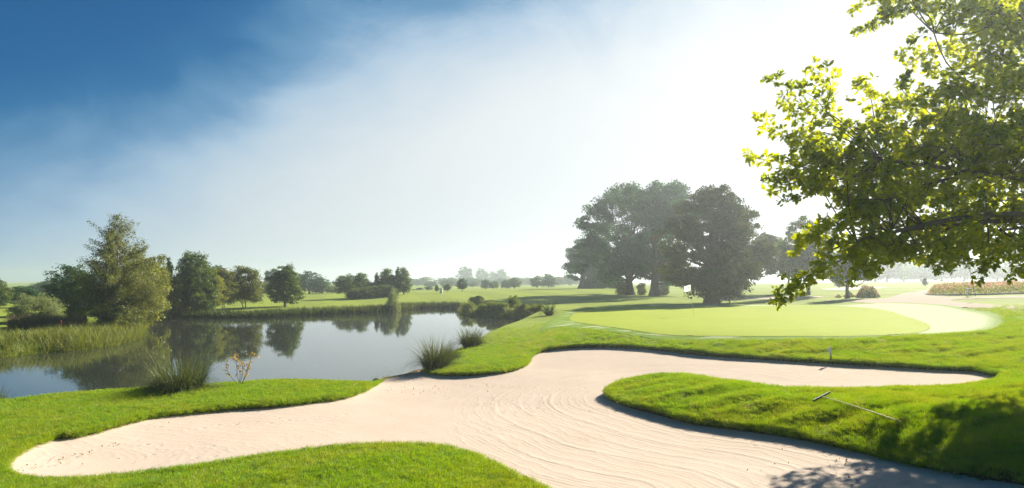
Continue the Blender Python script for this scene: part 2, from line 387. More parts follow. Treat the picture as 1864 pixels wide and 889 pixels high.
M['leaf_mid'] = leafmat('green_leaf', (.04, .09, .018), (.17, .22, .04), .35, (1.5, 1.4, .5))
M['leaf_olive'] = leafmat('olive_leaf', (.06, .09, .02), (.24, .26, .07), .35, (1.4, 1.3, .5))
M['leaf_birch'] = leafmat('birch_leaf', (.05, .085, .02), (.24, .25, .06), .35, (1.4, 1.3, .5))
M['leaf_grey'] = leafmat('willow_leaf', (.15, .20, .08), (.34, .38, .18), .42, (1.3, 1.25, .7))
M['leaf_mound'] = leafmat('mound_leaf', (.09, .16, .015), (.32, .40, .05), .5, (1.5, 1.3, .5))
M['leaf_yellow'] = leafmat('yellow_green_leaf', (.14, .17, .03), (.32, .33, .07), .4, (1.4, 1.3, .5))
M['leaf_orange'] = leafmat('orange_leaf', (.34, .20, .04), (.58, .44, .12), .45, (1.3, 1.1, .5))
M['dry'] = leafmat('dry_stem', (.12, .09, .035), (.30, .24, .10), .3, (1.2, 1.1, .7))
M['petal'] = leafmat('rose_petal', (.55, .20, .20), (.72, .50, .42), .4, (1.2, 1.0, 1.0))
M['bark'] = plain('bark', (.10, .075, .055), .9, .2, 9, .5)
M['bark_pale'] = plain('pale_bark', (.42, .40, .36), .8, .2, 6, .45)
M['oak_bark'] = plain('oak_bark', (.16, .11, .075), .9, .2, 14, .5)
M['white'] = plain('white_paint', (.8, .8, .78), .5)
M['grey'] = plain('grey_print', (.22, .22, .24), .6)
M['black'] = plain('black_plastic', (.02, .02, .022), .45, .4)
M['wood'] = plain('ash_handle', (.62, .42, .20), .5, .4, 20, .2)
M['red'] = plain('red_paint', (.6, .03, .02), .5)
M['stone'] = plain('wet_stone', (.07, .065, .06), .45, .5, 12, .6)
M['pale_stone'] = plain('pale_stone', (.42, .36, .28), .8, .3, 12, .4)
M['stake'] = plain('weathered_stake', (.35, .25, .17), .8, .2, 12, .3)
M['soil'] = plain('dark_soil', (.07, .045, .025), .95, .1, 10, .5)
M['bar'] = plain('grey_green_bar', (.25, .33, .27), .5, .4, 8, .2)

# ------------------------------------------------------------------ ground sheet
def perspective_grid(rows, us):
    yy = np.array(rows)[:, None] + 0 * us[None]; ww = np.maximum(yy, 7.)
    return us[None] * ww, yy
rows = list(np.linspace(-25, 4, 12)) + [5., 5.6, 6.2, 6.8]
y = 7.2
while y < 34: rows.append(y); y *= 1.0042
while y < 170: rows.append(y); y *= 1.010
while y < 3000: rows.append(y); y *= 1.06
us = np.concatenate([np.linspace(-6, -1.35, 22), np.linspace(-1.3, -.92, 50), np.linspace(-.915, .93, 660), np.linspace(.94, 1.35, 50), np.linspace(1.4, 6, 22)])
X, Y = perspective_grid(rows, us)
Z, DB, DP, DG = ground(X, Y, True)
fade = np.clip((Y - 400) / 900, 0, 1); Z = Z * (1 - fade) + 1. * fade
gyr, gxr = np.zeros_like(X), np.zeros_like(X)
k = (np.abs(DB) < .035) & (Y < 34) & (Y > 7)
e_ = .01; gxr[k] = (sdf(X[k] + e_, Y[k], BUNK) - sdf(X[k] - e_, Y[k], BUNK)) / (2 * e_); gyr[k] = (sdf(X[k], Y[k] + e_, BUNK) - sdf(X[k], Y[k] - e_, BUNK)) / (2 * e_)
X = X - np.where(k, DB * gxr, 0); Y = Y - np.where(k, DB * gyr, 0); Z[k] = ground(X[k], Y[k]); kk = k; Z[kk] = np.maximum(Z[kk], BASE(X[kk], Y[kk]) - .02)
nr, nc = X.shape
idx = np.arange(nr * nc).reshape(nr, nc)
quads = np.stack([idx[:-1, :-1], idx[:-1, 1:], idx[1:, 1:], idx[1:, :-1]], -1).reshape(-1, 4)
gme = mesh('ground', np.stack([X, Y, Z], -1).reshape(-1, 3), quads, M['ground'], {'soil': (np.where(DB < 0, 1., np.exp(-np.abs(DB) / .04)) * (DP > -.2) + np.exp(-np.abs(DP) / .12) * .8 * (Y < 30)).ravel().clip(0, 1)}, smooth=True)
tag(obj('ground', gme), 'rolling green turf of the golf course', kind='structure')

def sheet(name, poly, zf, mat, step, kind='structure', lift=.004, attrs=None, pad=.0, label=None, stretch=None):
    x0, y0 = poly.min(0) - pad - step; x1, y1 = poly.max(0) + pad + step
    sx = step if stretch is None else stretch
    xs = np.arange(x0, x1, sx); ys = np.arange(y0, y1, step)
    gx, gy = np.meshgrid(xs, ys); d = sdf(gx, gy, poly)
    # snap boundary vertices onto the outline for a clean edge
    e = max(step, sx)
    gxx, gyy = np.gradient(d, step, sx)[1], np.gradient(d, step, sx)[0]
    near = (np.abs(d - pad) < e * .75)
    gl = np.maximum(gxx**2 + gyy**2, .2)
    gx = np.where(near, gx - (d - pad) * gxx / gl, gx); gy = np.where(near, gy - (d - pad) * gyy / gl, gy)
    dd = np.where(near, pad - 1e-4, d)
    z = zf(gx, gy) + lift
    id_ = np.arange(gx.size).reshape(gx.shape)
    q = np.stack([id_[:-1, :-1], id_[:-1, 1:], id_[1:, 1:], id_[1:, :-1]], -1).reshape(-1, 4)
    ok = (dd.ravel()[q] <= pad).all(1); q = q[ok]
    used = np.unique(q); mp = np.full(gx.size, -1); mp[used] = np.arange(len(used)); q = mp[q]
    V = np.stack([gx, gy, z], -1).reshape(-1, 3)[used]
    at = {k: f(V[:, 0], V[:, 1], V) for k, f in (attrs or {}).items()}
    me = mesh(name, V, q, mat, at, True)
    o = obj(name, me); tag(o, label, kind=kind); return o

# ------------------------------------------------------------------ bunker sand
tongue = spline(np.array([W(*p)[:2] for p in [(1828,693,1.03),(1700,705,1.14),(1600,710,1.16),(1500,711,1.16),(1420,706,1.14),(1350,698,1.1),(1290,689,1.05),(1230,682,.96),(1190,684,.9),(1150,690,.82),(1120,700,.74),
 (1106,712,.68),(1130,728,.68),(1200,748,.7),(1260,764,.72),(1350,777,.75),(1450,793,.78),(1550,814,.82),(1650,838,.86),(1750,858,.9),(1864,878,.93),(2050,920,1.)]]), 6)
prints = []
def track(pts, gap=.42, side=.07, z=.55):
    P = spline(np.array([W(a, b, z)[:2] for a, b in pts]), 12, False)
    s = np.append(0, np.cumsum(np.linalg.norm(np.diff(P, axis=0), axis=1)))
    for i, t in enumerate(np.arange(0, s[-1], gap)):
        q = np.array([np.interp(t, s, P[:, 0]), np.interp(t, s, P[:, 1])])
        k = min(np.searchsorted(s, t), len(P) - 2); dr = P[k + 1] - P[k]; dr /= np.linalg.norm(dr) + 1e-9
        q = q + np.array([-dr[1], dr[0]]) * side * (1 if i % 2 else -1) + rng.normal(0, .03, 2)
        prints.append((q[0], q[1], rng.uniform(.04, .062), rng.uniform(.022, .042), math.atan2(dr[1], dr[0])))
track([(845,688),(890,692),(960,697),(1040,702),(1100,701)], .3)
track([(800,700),(830,717),(870,722),(905,722),(960,733),(1010,735),(1060,741),(1100,744),(1160,752),(1220,765),(1290,778)], .32)
track([(900,712),(960,722),(1010,727),(1060,733),(1130,748),(1200,756),(1270,770)], .38)
track([(200,800),(250,796),(300,806),(330,812),(400,800)], .45)
track([(270,768),(330,775),(420,762),(520,755),(640,740)], .4)
track([(230,800),(300,822),(350,828),(400,822)], .35)
track([(1300,785),(1400,806),(1500,822),(1570,840),(1650,858),(1720,880)], .5, .1, .72)
track([(1370,795),(1460,812),(1530,830)], .42, .1, .72)
for _ in range(60):
    q = W(rng.uniform(150, 620), 0, .4) if False else W(rng.uniform(120, 620), rng.uniform(765, 840), .4); prints.append((q[0], q[1], .035, .02, rng.uniform(0, 3)))
for _ in range(50):
    q = W(rng.uniform(700, 960), rng.uniform(690, 712), .2); prints.append((q[0], q[1], rng.uniform(.03, .06), .02, rng.uniform(0, 3)))
for _ in range(26):
    q = W(rng.uniform(1500, 1800), rng.uniform(835, 889), .75); prints.append((q[0], q[1], rng.uniform(.06, .1), .03, rng.uniform(0, 3)))
def sandz(x, y):
    z = SANDF(x, y) + fbm(x, y, 1.0, 21) * .02
    db = sdf(x, y, BUNK)
    z = z + .05 * np.exp(-np.clip(-db, 0, 9) / .22)          # a small drift against the turf edge
    dt = sdf(x, y, tongue)
    for c, wd, am in ((.75, .04, .008), (1.02, .03, .006), (1.75, .035, .012), (1.9, .03, .008), (2.6, .04, .008), (3.4, .04, .012), (4.5, .05, .008)):
        z = z + am * np.exp(-((dt - c - fbm(x, y, .7, int(c * 10)) * .12) / wd)**2) * smooth01((2.5 + x) / 3)
    for (a, b, r, dp_, th) in prints:
        k = (np.abs(x - a) < .25) & (np.abs(y - b) < .25)
        if k.any():
            u = (x[k] - a) * math.cos(th) + (y[k] - b) * math.sin(th); v = -(x[k] - a) * math.sin(th) + (y[k] - b) * math.cos(th)
            rr = (u / r)**2 + (v / (r * .6))**2
            z[k] += -dp_ * np.exp(-rr) + dp_ * .35 * np.exp(-(np.sqrt(rr) - 1.6)**2 * 3)
    return z
leftc = W(-20, 842, .5)[:2]; midc = W(560, 775, .4)[:2]
def rake(x, y, V):
    dt = sdf(x, y, tongue); dl = np.hypot((x - leftc[0]) * .6, (y - leftc[1]) * 1.2)
    return np.where(x > -3., dt, dl)
def ramp(x, y, V):
    a = smooth01((x + 2.2) / 1.5) * smooth01((24 - y) / 4) + .6 * smooth01((-3.4 - x) / 1.)
    return np.clip(a, 0, 1)
def wet_and_rim(x, y, V):
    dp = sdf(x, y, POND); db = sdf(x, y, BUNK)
    return np.clip(np.exp(-np.clip(dp, 0, 9) / .35) * .9 + .45 * np.exp(-np.clip(-db, 0, 9) / .05), 0, 1)  # wet by the pond, plus a darker brown rim along the turf edge
sheet('bunker_sand', BUNK, sandz, M['sand'], .045, lift=0, pad=.14, attrs={'rake': rake, 'ramp': ramp, 'wet_and_rim': wet_and_rim}, label='pale raked sand of the winding bunker')

# ------------------------------------------------------------------ green, fringe with painted dew sheen, path, water
sheet('putting_green', GREEN, lambda x, y: ground(x, y), M['green'], .11, lift=.034, label='smooth bright putting green', stretch=.11)
sheet('dew_sheen_fringe', FRINGE, lambda x, y: ground(x, y), M['dew_sheen'], .11, lift=.02, attrs={'edge': lambda x, y, V: np.clip(-sdf(x, y, FRINGE), 0, 3)}, label='collar painted pale for dew and backlit sheen round the putting green', stretch=.11)
pathpx = [(1500,548,2.05),(1560,546,2.1),(1612,543,2.2),(1640,536,2.35),(1680,529,2.55),(1750,524,2.8),(1850,520,3.),(1900,524,2.9),(1800,528,2.75),(1720,531,2.6),(1688,534.5,2.5),(1690,538,2.45),(1735,541,2.4),(1790,541,2.45),(1864,539,2.5),(2000,537,2.6),(2050,545,2.5),
          (1864,543,2.45),(1790,544,2.4),(1738,546,2.3),(1735,549,2.25),(1790,554,2.2),(1864,558.5,2.25),(2000,566,2.3),(2000,577,2.2),(1864,564,2.2),(1800,562,2.15),(1700,559,2.1),(1600,553,2.05)]
def onground(px, py):
    """where the view ray through a photo pixel meets the terrain"""
    t = np.geomspace(7, 600, 1500); x = (px - 932) / F * t; z = CH - (py - HZ) / F * t
    g = ground(x, t); k = np.argmax(g >= z)
    return np.array([x[k], t[k], g[k]])
PATH = spline(np.array([onground(a, max(b, 518))[:2] for a, b, c in pathpx]), 4)
sheet('path', PATH, lambda x, y: ground(x, y), M['gravel'], .35, lift=.02, label='pale gravel path curving past the flower bed', stretch=.35)
FARB = []
for k, (pts, lab) in enumerate([([(1495,526),(1540,523.5),(1580,522.5),(1615,523.5),(1600,525.5),(1560,527.5),(1520,528.5)], 'far crescent bunker beyond the young trees'),
                 ([(1300,545),(1400,541),(1470,540),(1500,541.5),(1440,543.5),(1380,545),(1320,547)], 'shallow bunker in the shade beside the low crowned tree')]):
    q = spline(np.array([onground(a, b)[:2] for a, b in pts]), 5)
    sheet('far_bunker', q, lambda x, y: ground(x, y), plain('far_sand' , (.5, .4, .31), .9, .2, 3, .2), .4, lift=.03, label=lab, stretch=.4)
wv = np.array([(-90, 10, 0), (60, 10, 0), (60, 120, 0), (-90, 120, 0)], float)
tag(obj('pond', mesh('pond', wv, np.array([[0, 1, 2, 3]]), M['water'])), 'still grey pond reflecting the trees and sky', kind='structure')

# ------------------------------------------------------------------ grass blades (instanced tufts)
def blades(n, base_r, length, width, lean, seed, segs=3, lvar=.35, droop=.6, up=1.):
    """ribbons that rise and bend outwards; returns V, F, tint"""
    r_ = np.random.default_rng(seed)
    a = r_.uniform(0, 2 * math.pi, n); rr = base_r * np.sqrt(r_.uniform(0, 1, n))
    bx, by = rr * np.cos(a), rr * np.sin(a)
    la = a + r_.normal(0, .7, n); le = lean * r_.uniform(.1, 1.1, n); ln = length * r_.uniform(1 - lvar, 1 + lvar * .6, n)
    wd = width * r_.uniform(.7, 1.3, n); V = []; T = []
    ax_, ay_ = np.cos(la), np.sin(la); ta = la + math.pi / 2 + r_.normal(0, .6, n)
    x, y, z = bx.copy(), by.copy(), np.zeros(n)
    for s in range(segs + 1):
        t = s / segs; ww = wd * (1 - t**1.5) + wd * .05
        V.append(np.stack([x - ww * np.cos(ta), y - ww * np.sin(ta), z], -1)); V.append(np.stack([x + ww * np.cos(ta), y + ww * np.sin(ta), z], -1))
        ang = le + droop * (t + .5 / segs)**1.5 * le * 1.6
        st = ln / segs
        x = x + np.sin(ang) * ax_ * st; y = y + np.sin(ang) * ay_ * st; z = z + np.cos(ang) * st * up
    V = np.stack(V, 1); k = np.arange(n)[:, None] * (2 * (segs + 1))
    Fq = np.stack([k + 2 * np.arange(segs)[None], k + 2 * np.arange(segs)[None] + 1, k + 2 * np.arange(segs)[None] + 3, k + 2 * np.arange(segs)[None] + 2], -1).reshape(-1, 4)
    tn = np.repeat(r_.uniform(0, 1, n), 2 * (segs + 1))
    return V.reshape(-1, 3), Fq, tn
def scatter(name, pts, rots, scales, protos, label, idx=None, kind='stuff'):
    me = bpy.data.meshes.new(name); me.vertices.add(len(pts)); me.vertices.foreach_set('co', np.asarray(pts, np.float32).ravel())
    me.attributes.new('rot', 'FLOAT_VECTOR', 'POINT').data.foreach_set('vector', np.asarray(rots, np.float32).ravel())
    me.attributes.new('sc', 'FLOAT_VECTOR', 'POINT').data.foreach_set('vector', np.asarray(scales, np.float32).ravel())
    me.attributes.new('pick', 'INT', 'POINT').data.foreach_set('value', rng.integers(0, len(protos), len(pts)).astype(np.int32))
    o = obj(name, me); tag(o, label, kind=kind)
    g = bpy.data.node_groups.new(name + '_scatter', 'GeometryNodeTree')
    g.interface.new_socket('Geometry', in_out='INPUT', socket_type='NodeSocketGeometry'); g.interface.new_socket('Geometry', in_out='OUTPUT', socket_type='NodeSocketGeometry')
    gi = g.nodes.new('NodeGroupInput'); go = g.nodes.new('NodeGroupOutput'); iop = g.nodes.new('GeometryNodeInstanceOnPoints')
    iop.inputs['Pick Instance'].default_value = True
    g2i = g.nodes.new('GeometryNodeGeometryToInstance')
    for p in reversed(protos):
        oi = g.nodes.new('GeometryNodeObjectInfo'); oi.inputs['Object'].default_value = p; oi.inputs['As Instance'].default_value = True
        g.links.new(oi.outputs['Geometry'], g2i.inputs[0])
    def at(n, ty):
        a = g.nodes.new('GeometryNodeInputNamedAttribute'); a.data_type = ty; a.inputs[0].default_value = n; return a.outputs[0]
    g.links.new(gi.outputs[0], iop.inputs['Points']); g.links.new(g2i.outputs[0], iop.inputs['Instance'])
    g.links.new(at('rot', 'FLOAT_VECTOR'), iop.inputs['Rotation']); g.links.new(at('sc', 'FLOAT_VECTOR'), iop.inputs['Scale']); g.links.new(at('pick', 'INT'), iop.inputs['Instance Index'])
    g.links.new(iop.outputs[0], go.inputs[0])
    mo = o.modifiers.new('scatter', 'NODES'); mo.node_group = g
    return o
tufts = []
for k in range(4):
    V, Fq, tn = blades(46, .11, .062, .0022, .75, 100 + k, 2)
    tufts.append(bpy.data.objects.new('tuft_source', mesh('tuft_source', V, Fq, M['blade'], {'tint': tn * .75 + .06 * k})))
def near_points(n, ymin, ymax, umin=-1.0, umax=1.0):
    """candidate points spread evenly over the picture's width and over ln(depth) and depth"""
    yy = np.sqrt(rng.uniform(ymin**1.0, ymax**1.0, n) * 1.0)**2 if False else rng.uniform(ymin, ymax, n)
    uu = rng.uniform(umin, umax, n); return uu * yy, yy
pts = []; rots = []; scs = []
for (ya, yb, n, s) in ((7.2, 12, 30000, 1.0), (12, 18, 52000, 1.08), (18, 26, 62000, 1.25), (26, 42, 62000, 1.5)):
    x, y = near_points(n, ya, yb, -.92, .96)
    z, db, dp, dg = ground(x, y, True)
    keep = (db > -.03) & (dp > .1) & (dg > .05) & (z > .03)
    shag = smooth01((x - 1) / 3) * (y > 10)            # longer, clumpier turf on the right
    cl = fbm(x, y, 4.5, 31)
    keep &= rng.uniform(26, 42, n) > y
    keep &= ~((shag > .5) & (cl < -.35) & (rng.uniform(size=n) < .6))
    x, y, z, db, shag, cl = (q[keep] for q in (x, y, z, db, shag, cl))
    m_ = len(x); pts.append(np.stack([x, y, z - .008], -1))
    rots.append(np.stack([rng.normal(0, .22, m_), rng.normal(0, .22, m_), rng.uniform(0, 6.28, m_)], -1))
    hs = s * (.75 + .35 * shag + .30 * shag * cl + rng.uniform(-.15, .2, m_)) * (1 + .25 * np.exp(-db / .12)); hs = np.clip(hs, .35, 3)
    scs.append(np.stack([s * np.ones(m_), s * np.ones(m_), hs], -1))
# longer blades spilling over the bunker lip
sg = np.roll(BUNK, -1, 0) - BUNK; ln_ = np.linalg.norm(sg, axis=1); cum = np.append(0, np.cumsum(ln_)); tt = rng.uniform(0, cum[-1], 9000); k_ = np.clip(np.searchsorted(cum, tt) - 1, 0, len(BUNK) - 1)
q = BUNK[k_] + sg[k_] * ((tt - cum[k_]) / ln_[k_])[:, None] + rng.normal(0, .03, (9000, 2)) + .03 * np.stack([sg[k_, 1], -sg[k_, 0]], -1) / ln_[k_][:, None]; edge_noise = fbm(q[:, 0], q[:, 1], 2.5, 8)
z, db, dp, dg = ground(q[:, 0], q[:, 1], True); zb = BASE(q[:, 0], q[:, 1]); keep = (dp > .3) & (q[:, 1] < 34) & (q[:, 1] > 7) & (edge_noise > -.9)
q, zb, edge_noise = q[keep], zb[keep], edge_noise[keep]; m_ = len(q)
pts.append(np.stack([q[:, 0], q[:, 1], zb - .035 - .02 * rng.uniform(0, 1, m_)], -1)); rots.append(np.stack([rng.normal(0, .5, m_), rng.normal(0, .5, m_), rng.uniform(0, 6.28, m_)], -1))
hs = np.clip(1.1 + .4 * edge_noise + rng.uniform(-.3, .5, m_), .5, 2.4); scs.append(np.stack([np.ones(m_) * .9, np.ones(m_) * .9, hs], -1))
scatter('grass', np.concatenate(pts), np.concatenate(rots), np.concatenate(scs), tufts, 'short bright green turf blades round the bunker')

# ------------------------------------------------------------------ shore vegetation
def stuff_blades(name, P, length, width, mat, label, per=8, lean=.6, seed=1, segs=4, lenvar=.35):
    Vs, Fs, Ts = [], [], []; off = 0
    r_ = np.random.default_rng(seed)
    protos = [blades(per, .16, 1., width, lean, seed * 10 + k, segs) for k in range(6)]
    for i, p in enumerate(P):
        V, Fq, tn = protos[i % 6]; s = length * r_.uniform(1 - lenvar, 1 + lenvar) * (p[3] if len(p) > 3 else 1); a = r_.uniform(0, 6.28); c, s_ = math.cos(a), math.sin(a)
        V2 = V * np.array([max(s, .6) , max(s, .6), s]); V2 = np.stack([V2[:, 0] * c - V2[:, 1] * s_, V2[:, 0] * s_ + V2[:, 1] * c, V2[:, 2]], -1) + np.array(p[:3])
        Vs.append(V2); Fs.append(Fq + off); Ts.append(np.clip(tn * .8 + r_.uniform(-.2, .3), 0, 1)); off += len(V)
    o = obj(name, mesh(name, np.concatenate(Vs), np.concatenate(Fs), mat, {'tint': np.concatenate(Ts)})); tag(o, label, kind='stuff'); return o
def shore_pts(pxs, n, din, dout, seed=3):
    """points in a band along a run of the shore; din/dout metres towards / away from the water"""
    r_ = np.random.default_rng(seed)
    P = spline(np.array([W(a, b, 0)[:2] for a, b in pxs]), 8, False)
    s = np.append(0, np.cumsum(np.linalg.norm(np.diff(P, axis=0), axis=1))); t = r_.uniform(0, s[-1], n)
    q = np.stack([np.interp(t, s, P[:, 0]), np.interp(t, s, P[:, 1])], -1)
    k = np.clip(np.searchsorted(s, t), 1, len(P) - 1); dr = P[k] - P[k - 1]; dr /= np.linalg.norm(dr, axis=1)[:, None]
    nrm = np.stack([-dr[:, 1], dr[:, 0]], -1)
    off = r_.uniform(-din, dout, n)
    q = q + nrm * off[:, None]
    z = np.maximum(ground(q[:, 0], q[:, 1]), -.12)
    return np.concatenate([q, z[:, None]], 1), off
# left bank reeds (shore runs from the far corner towards the viewer's left)
P, off = shore_pts([(0 - 300,664),(0,650),(60,644),(128,639),(170,634),(214,626),(248,615),(254,606)], 3800, .3, 5.5)
big = fbm(P[:, 0], P[:, 1], 1.2, 77) * 1.6
P = np.concatenate([P, (1 + .25 * big)[:, None] * (1.1 - .06 * np.maximum(off, 0))[:, None]], 1)
stuff_blades('reeds', P, .66, .014, M['reed'], 'yellow green reeds on the left bank of the pond', 9, 1.05, 4)
P, off = shore_pts([(254,606),(257,592),(262,581)], 500, .3, 2.5)
stuff_blades('reeds', P, 1.0, .018, M['reed'], 'reeds round the point below the birch', 8, .6, 5)
P, off = shore_pts([(262,581),(300,578),(363,577),(440,577),(480,576),(540,573),(615,570),(660,568),(703,565),(744,561),(800,559.8),(838,559.6)][::-1], 5200, -.1, 2.4)
P = P[:, :]; 
stuff_blades('reeds', P, .85, .035, M['darkreed'], 'dark reeds along the far bank of the pond', 8, .55, 6)
P, off = shore_pts([(560,572),(615,570),(660,568),(703,565),(744,561)][::-1], 500, -.4, 2.2)
stuff_blades('reeds', P, .85, .035, M['reed'], 'lighter taller reeds in the middle of the far bank', 8, .6, 7)
P, off = shore_pts([(836,566),(841,572),(858,575),(886,577),(920,579.5),(950,581.5),(962,586)], 420, .1, 1.2)
stuff_blades('reeds', P, .5, .03, M['reed'], 'green reeds under the bushes of the point', 8, .7, 9)
# dry low hedge on the left bank
hx = []
for _ in range(1300):
    a = rng.uniform(22, 150); p = WD(a, rng.uniform(43, 46), 0); hx.append((p[0], p[1], gz1(p[0], p[1]) if _ < 0 else .5, rng.uniform(.8, 1.2)))
stuff_blades('dry_grass', hx, .8, .02, M['dry'], 'low band of brown dry grass behind the left reeds', 9, .6, 8)

def sedge(name, px, d, w_, h_, label, n=650, mat='clump', seed=1, wd=.008, z=None, group=None, cat='grass clump'):
    x, y_ = (px - 932) / F * d, d
    z = max(gz1(x, y_), 0) if z is None else z
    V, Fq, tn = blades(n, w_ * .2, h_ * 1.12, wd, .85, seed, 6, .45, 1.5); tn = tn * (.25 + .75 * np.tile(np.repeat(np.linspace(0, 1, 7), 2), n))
    o = obj(name, mesh(name, V, Fq, M[mat], {'tint': tn**1.5})); o.location = (x, y_, z - .05)
    tag(o, label, cat, group); return o
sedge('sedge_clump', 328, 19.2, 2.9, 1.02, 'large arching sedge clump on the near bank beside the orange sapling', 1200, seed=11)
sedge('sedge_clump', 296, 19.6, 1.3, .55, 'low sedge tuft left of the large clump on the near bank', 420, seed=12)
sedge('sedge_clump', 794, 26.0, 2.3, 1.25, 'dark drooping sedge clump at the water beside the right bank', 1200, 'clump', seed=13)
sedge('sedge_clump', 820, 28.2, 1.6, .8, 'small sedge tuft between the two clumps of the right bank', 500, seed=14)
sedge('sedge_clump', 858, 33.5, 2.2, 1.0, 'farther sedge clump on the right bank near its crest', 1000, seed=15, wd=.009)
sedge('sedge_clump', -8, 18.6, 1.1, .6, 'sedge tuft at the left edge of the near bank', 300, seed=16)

# ------------------------------------------------------------------ trees
def leaf_quads(C, size, r_, aspect=.6, sizevar=.35, droop=0.):
    n = len(C)
    a = r_.normal(size=(n, 3)); a[:, 2] = a[:, 2] * (1 + droop) - droop; a /= np.linalg.norm(a, axis=1)[:, None] + 1e-9
    b = r_.normal(size=(n, 3)); b -= (a * b).sum(1)[:, None] * a; b /= np.linalg.norm(b, axis=1)[:, None] + 1e-9
    s = (size * r_.uniform(1 - sizevar, 1 + sizevar, n))[:, None] * .5
    V = np.stack([C - a * s, C + b * s * aspect, C + a * s, C - b * s * aspect], 1).reshape(-1, 3)
    return V, np.arange(n * 4).reshape(-1, 4)
def tube(P, rad, sides=7):
    P = np.asarray(P, float); n = len(P); T = np.gradient(P, axis=0); T /= np.linalg.norm(T, axis=1)[:, None] + 1e-9
    up = np.array([0.3, .2, 1.]) if abs(T[0, 2]) < .8 else np.array([1., .1, 0]); 
    u = np.cross(T, up); u /= np.linalg.norm(u, axis=1)[:, None] + 1e-9; v = np.cross(T, u)
    th = np.linspace(0, 2 * math.pi, sides, endpoint=False); rad = np.asarray(rad, float).reshape(-1, 1, 1) * np.ones((n, 1, 1))
    V = P[:, None] + rad * (np.cos(th)[None, :, None] * u[:, None] + np.sin(th)[None, :, None] * v[:, None])
    i = np.arange(n - 1)[:, None] * sides; j = np.arange(sides)[None]; j2 = (j + 1) % sides
    Fq = np.stack([i + j, i + j2, i + sides + j2, i + sides + j], -1).reshape(-1, 4)
    return V.reshape(-1, 3), Fq
class Acc:
    def __init__(s): s.V = []; s.F = []; s.n = 0; s.T = []
    def add(s, V, Fq, t=None):
        s.V.append(V); s.F.append(Fq + s.n); s.n += len(V)
        if t is not None: s.T.append(t)
    def mesh(s, name, mat, smooth=False):
        return mesh(name, np.concatenate(s.V), np.concatenate(s.F), mat, {'tint': np.concatenate(s.T)} if s.T else None, smooth)
def bent(a, b, r_, amt=.12, n=7, sag=0.):
    a = np.array(a, float); b = np.array(b, float); t = np.linspace(0, 1, n)[:, None]; L_ = np.linalg.norm(b - a)
    o = a + (b - a) * t; w_ = r_.normal(0, amt * L_, 3); o = o + np.sin(t * math.pi) * w_; o[:, 2] -= (sag * L_ * np.sin(t * math.pi))[:, 0] * -1
    return o
def make_crown(lobes, nclump, per, csize, leaf, seed, droop=0., flat=.75, shell=.55):
    """lobes: (x, y, z, rx, ry, rz). Clumps of leaves fill the outer part of every lobe; returns crown arrays and clump centres"""
    r_ = np.random.default_rng(seed); lob = np.array(lobes, float)
    vol = lob[:, 3] * lob[:, 4] * lob[:, 5]; vol = vol**.8; pick = r_.choice(len(lob), nclump, p=vol / vol.sum())
    d = r_.normal(size=(nclump, 3)); d /= np.linalg.norm(d, axis=1)[:, None]
    rad = (shell + (1 - shell) * r_.uniform(0, 1, nclump)**.7) * r_.choice([1., .62], nclump, p=[.82, .18])
    C = lob[pick, :3] + d * rad[:, None] * lob[pick, 3:6]
    C += r_.normal(0, .04, C.shape) * lob[pick, 3:6]
    cs = csize * r_.uniform(.55, 1.35, nclump)
    k = np.repeat(np.arange(nclump), per)
    q = r_.normal(size=(len(k), 3)); q /= np.linalg.norm(q, axis=1)[:, None]; q *= (r_.uniform(0, 1, len(k))**.45)[:, None]
    q[:, 2] *= flat
    Lc = C[k] + q * cs[k][:, None]
    if droop: Lc[:, 2] -= droop * np.linalg.norm(q[:, :2], axis=1) * cs[k]
    V, Fq = leaf_quads(Lc, leaf, r_)
    tn = np.clip(np.repeat(r_.uniform(0, .7, nclump)[k] + r_.uniform(-.15, .35, len(k)), 4), 0, 1)
    return V, Fq, tn, C
protos = {}
def tree_meshes(key, lobes, mat, H, trunk_r, nclump=260, per=46, csize=.09, leaf=.028, seed=1, bark='bark', trunk_top=.7, limbs=18, droop=0., stems=1, flat=.75, shell=.55, lean=0.):
    """everything in units of the height H=1 unless lobes are given in metres"""
    r_ = np.random.default_rng(seed + 500)
    V, Fq, tn, C = make_crown(lobes, nclump, per, csize * H, leaf * H, seed, droop, flat, shell)
    cr = mesh('crown', V, Fq, M[mat], {'tint': tn})
    A = Acc()
    for s in range(stems):
        ox = 0 if stems == 1 else r_.normal(0, .03 * H); oy = 0 if stems == 1 else r_.normal(0, .03 * H)
        top = np.array([lean * H + ox * 3, oy * 3, trunk_top * H])
        P = bent((ox, oy, -.02 * H), top, r_, .02, 9); t = np.linspace(0, 1, 9)
        rr = trunk_r * (1 - .78 * t) * (1 + .55 * np.exp(-t * 14)) / (stems**.5); A.add(*tube(P, rr, 9))
        sel = r_.choice(len(C), min(limbs, len(C)), replace=False)
        for c in C[sel]:
            zz = np.clip(c[2] * r_.uniform(.35, .75), .14 * H, trunk_top * H * .96); k = zz / (trunk_top * H); p0 = P[0] + (P[-1] - P[0]) * k
            rb = trunk_r * (1 - .78 * k) * .5 / (stems**.5); A.add(*tube(bent(p0, c, r_, .07, 6), rb * np.linspace(1, .15, 6), 5))
    tr = A.mesh('trunk', M[bark], True)
    protos[key] = (tr, cr); return tr, cr
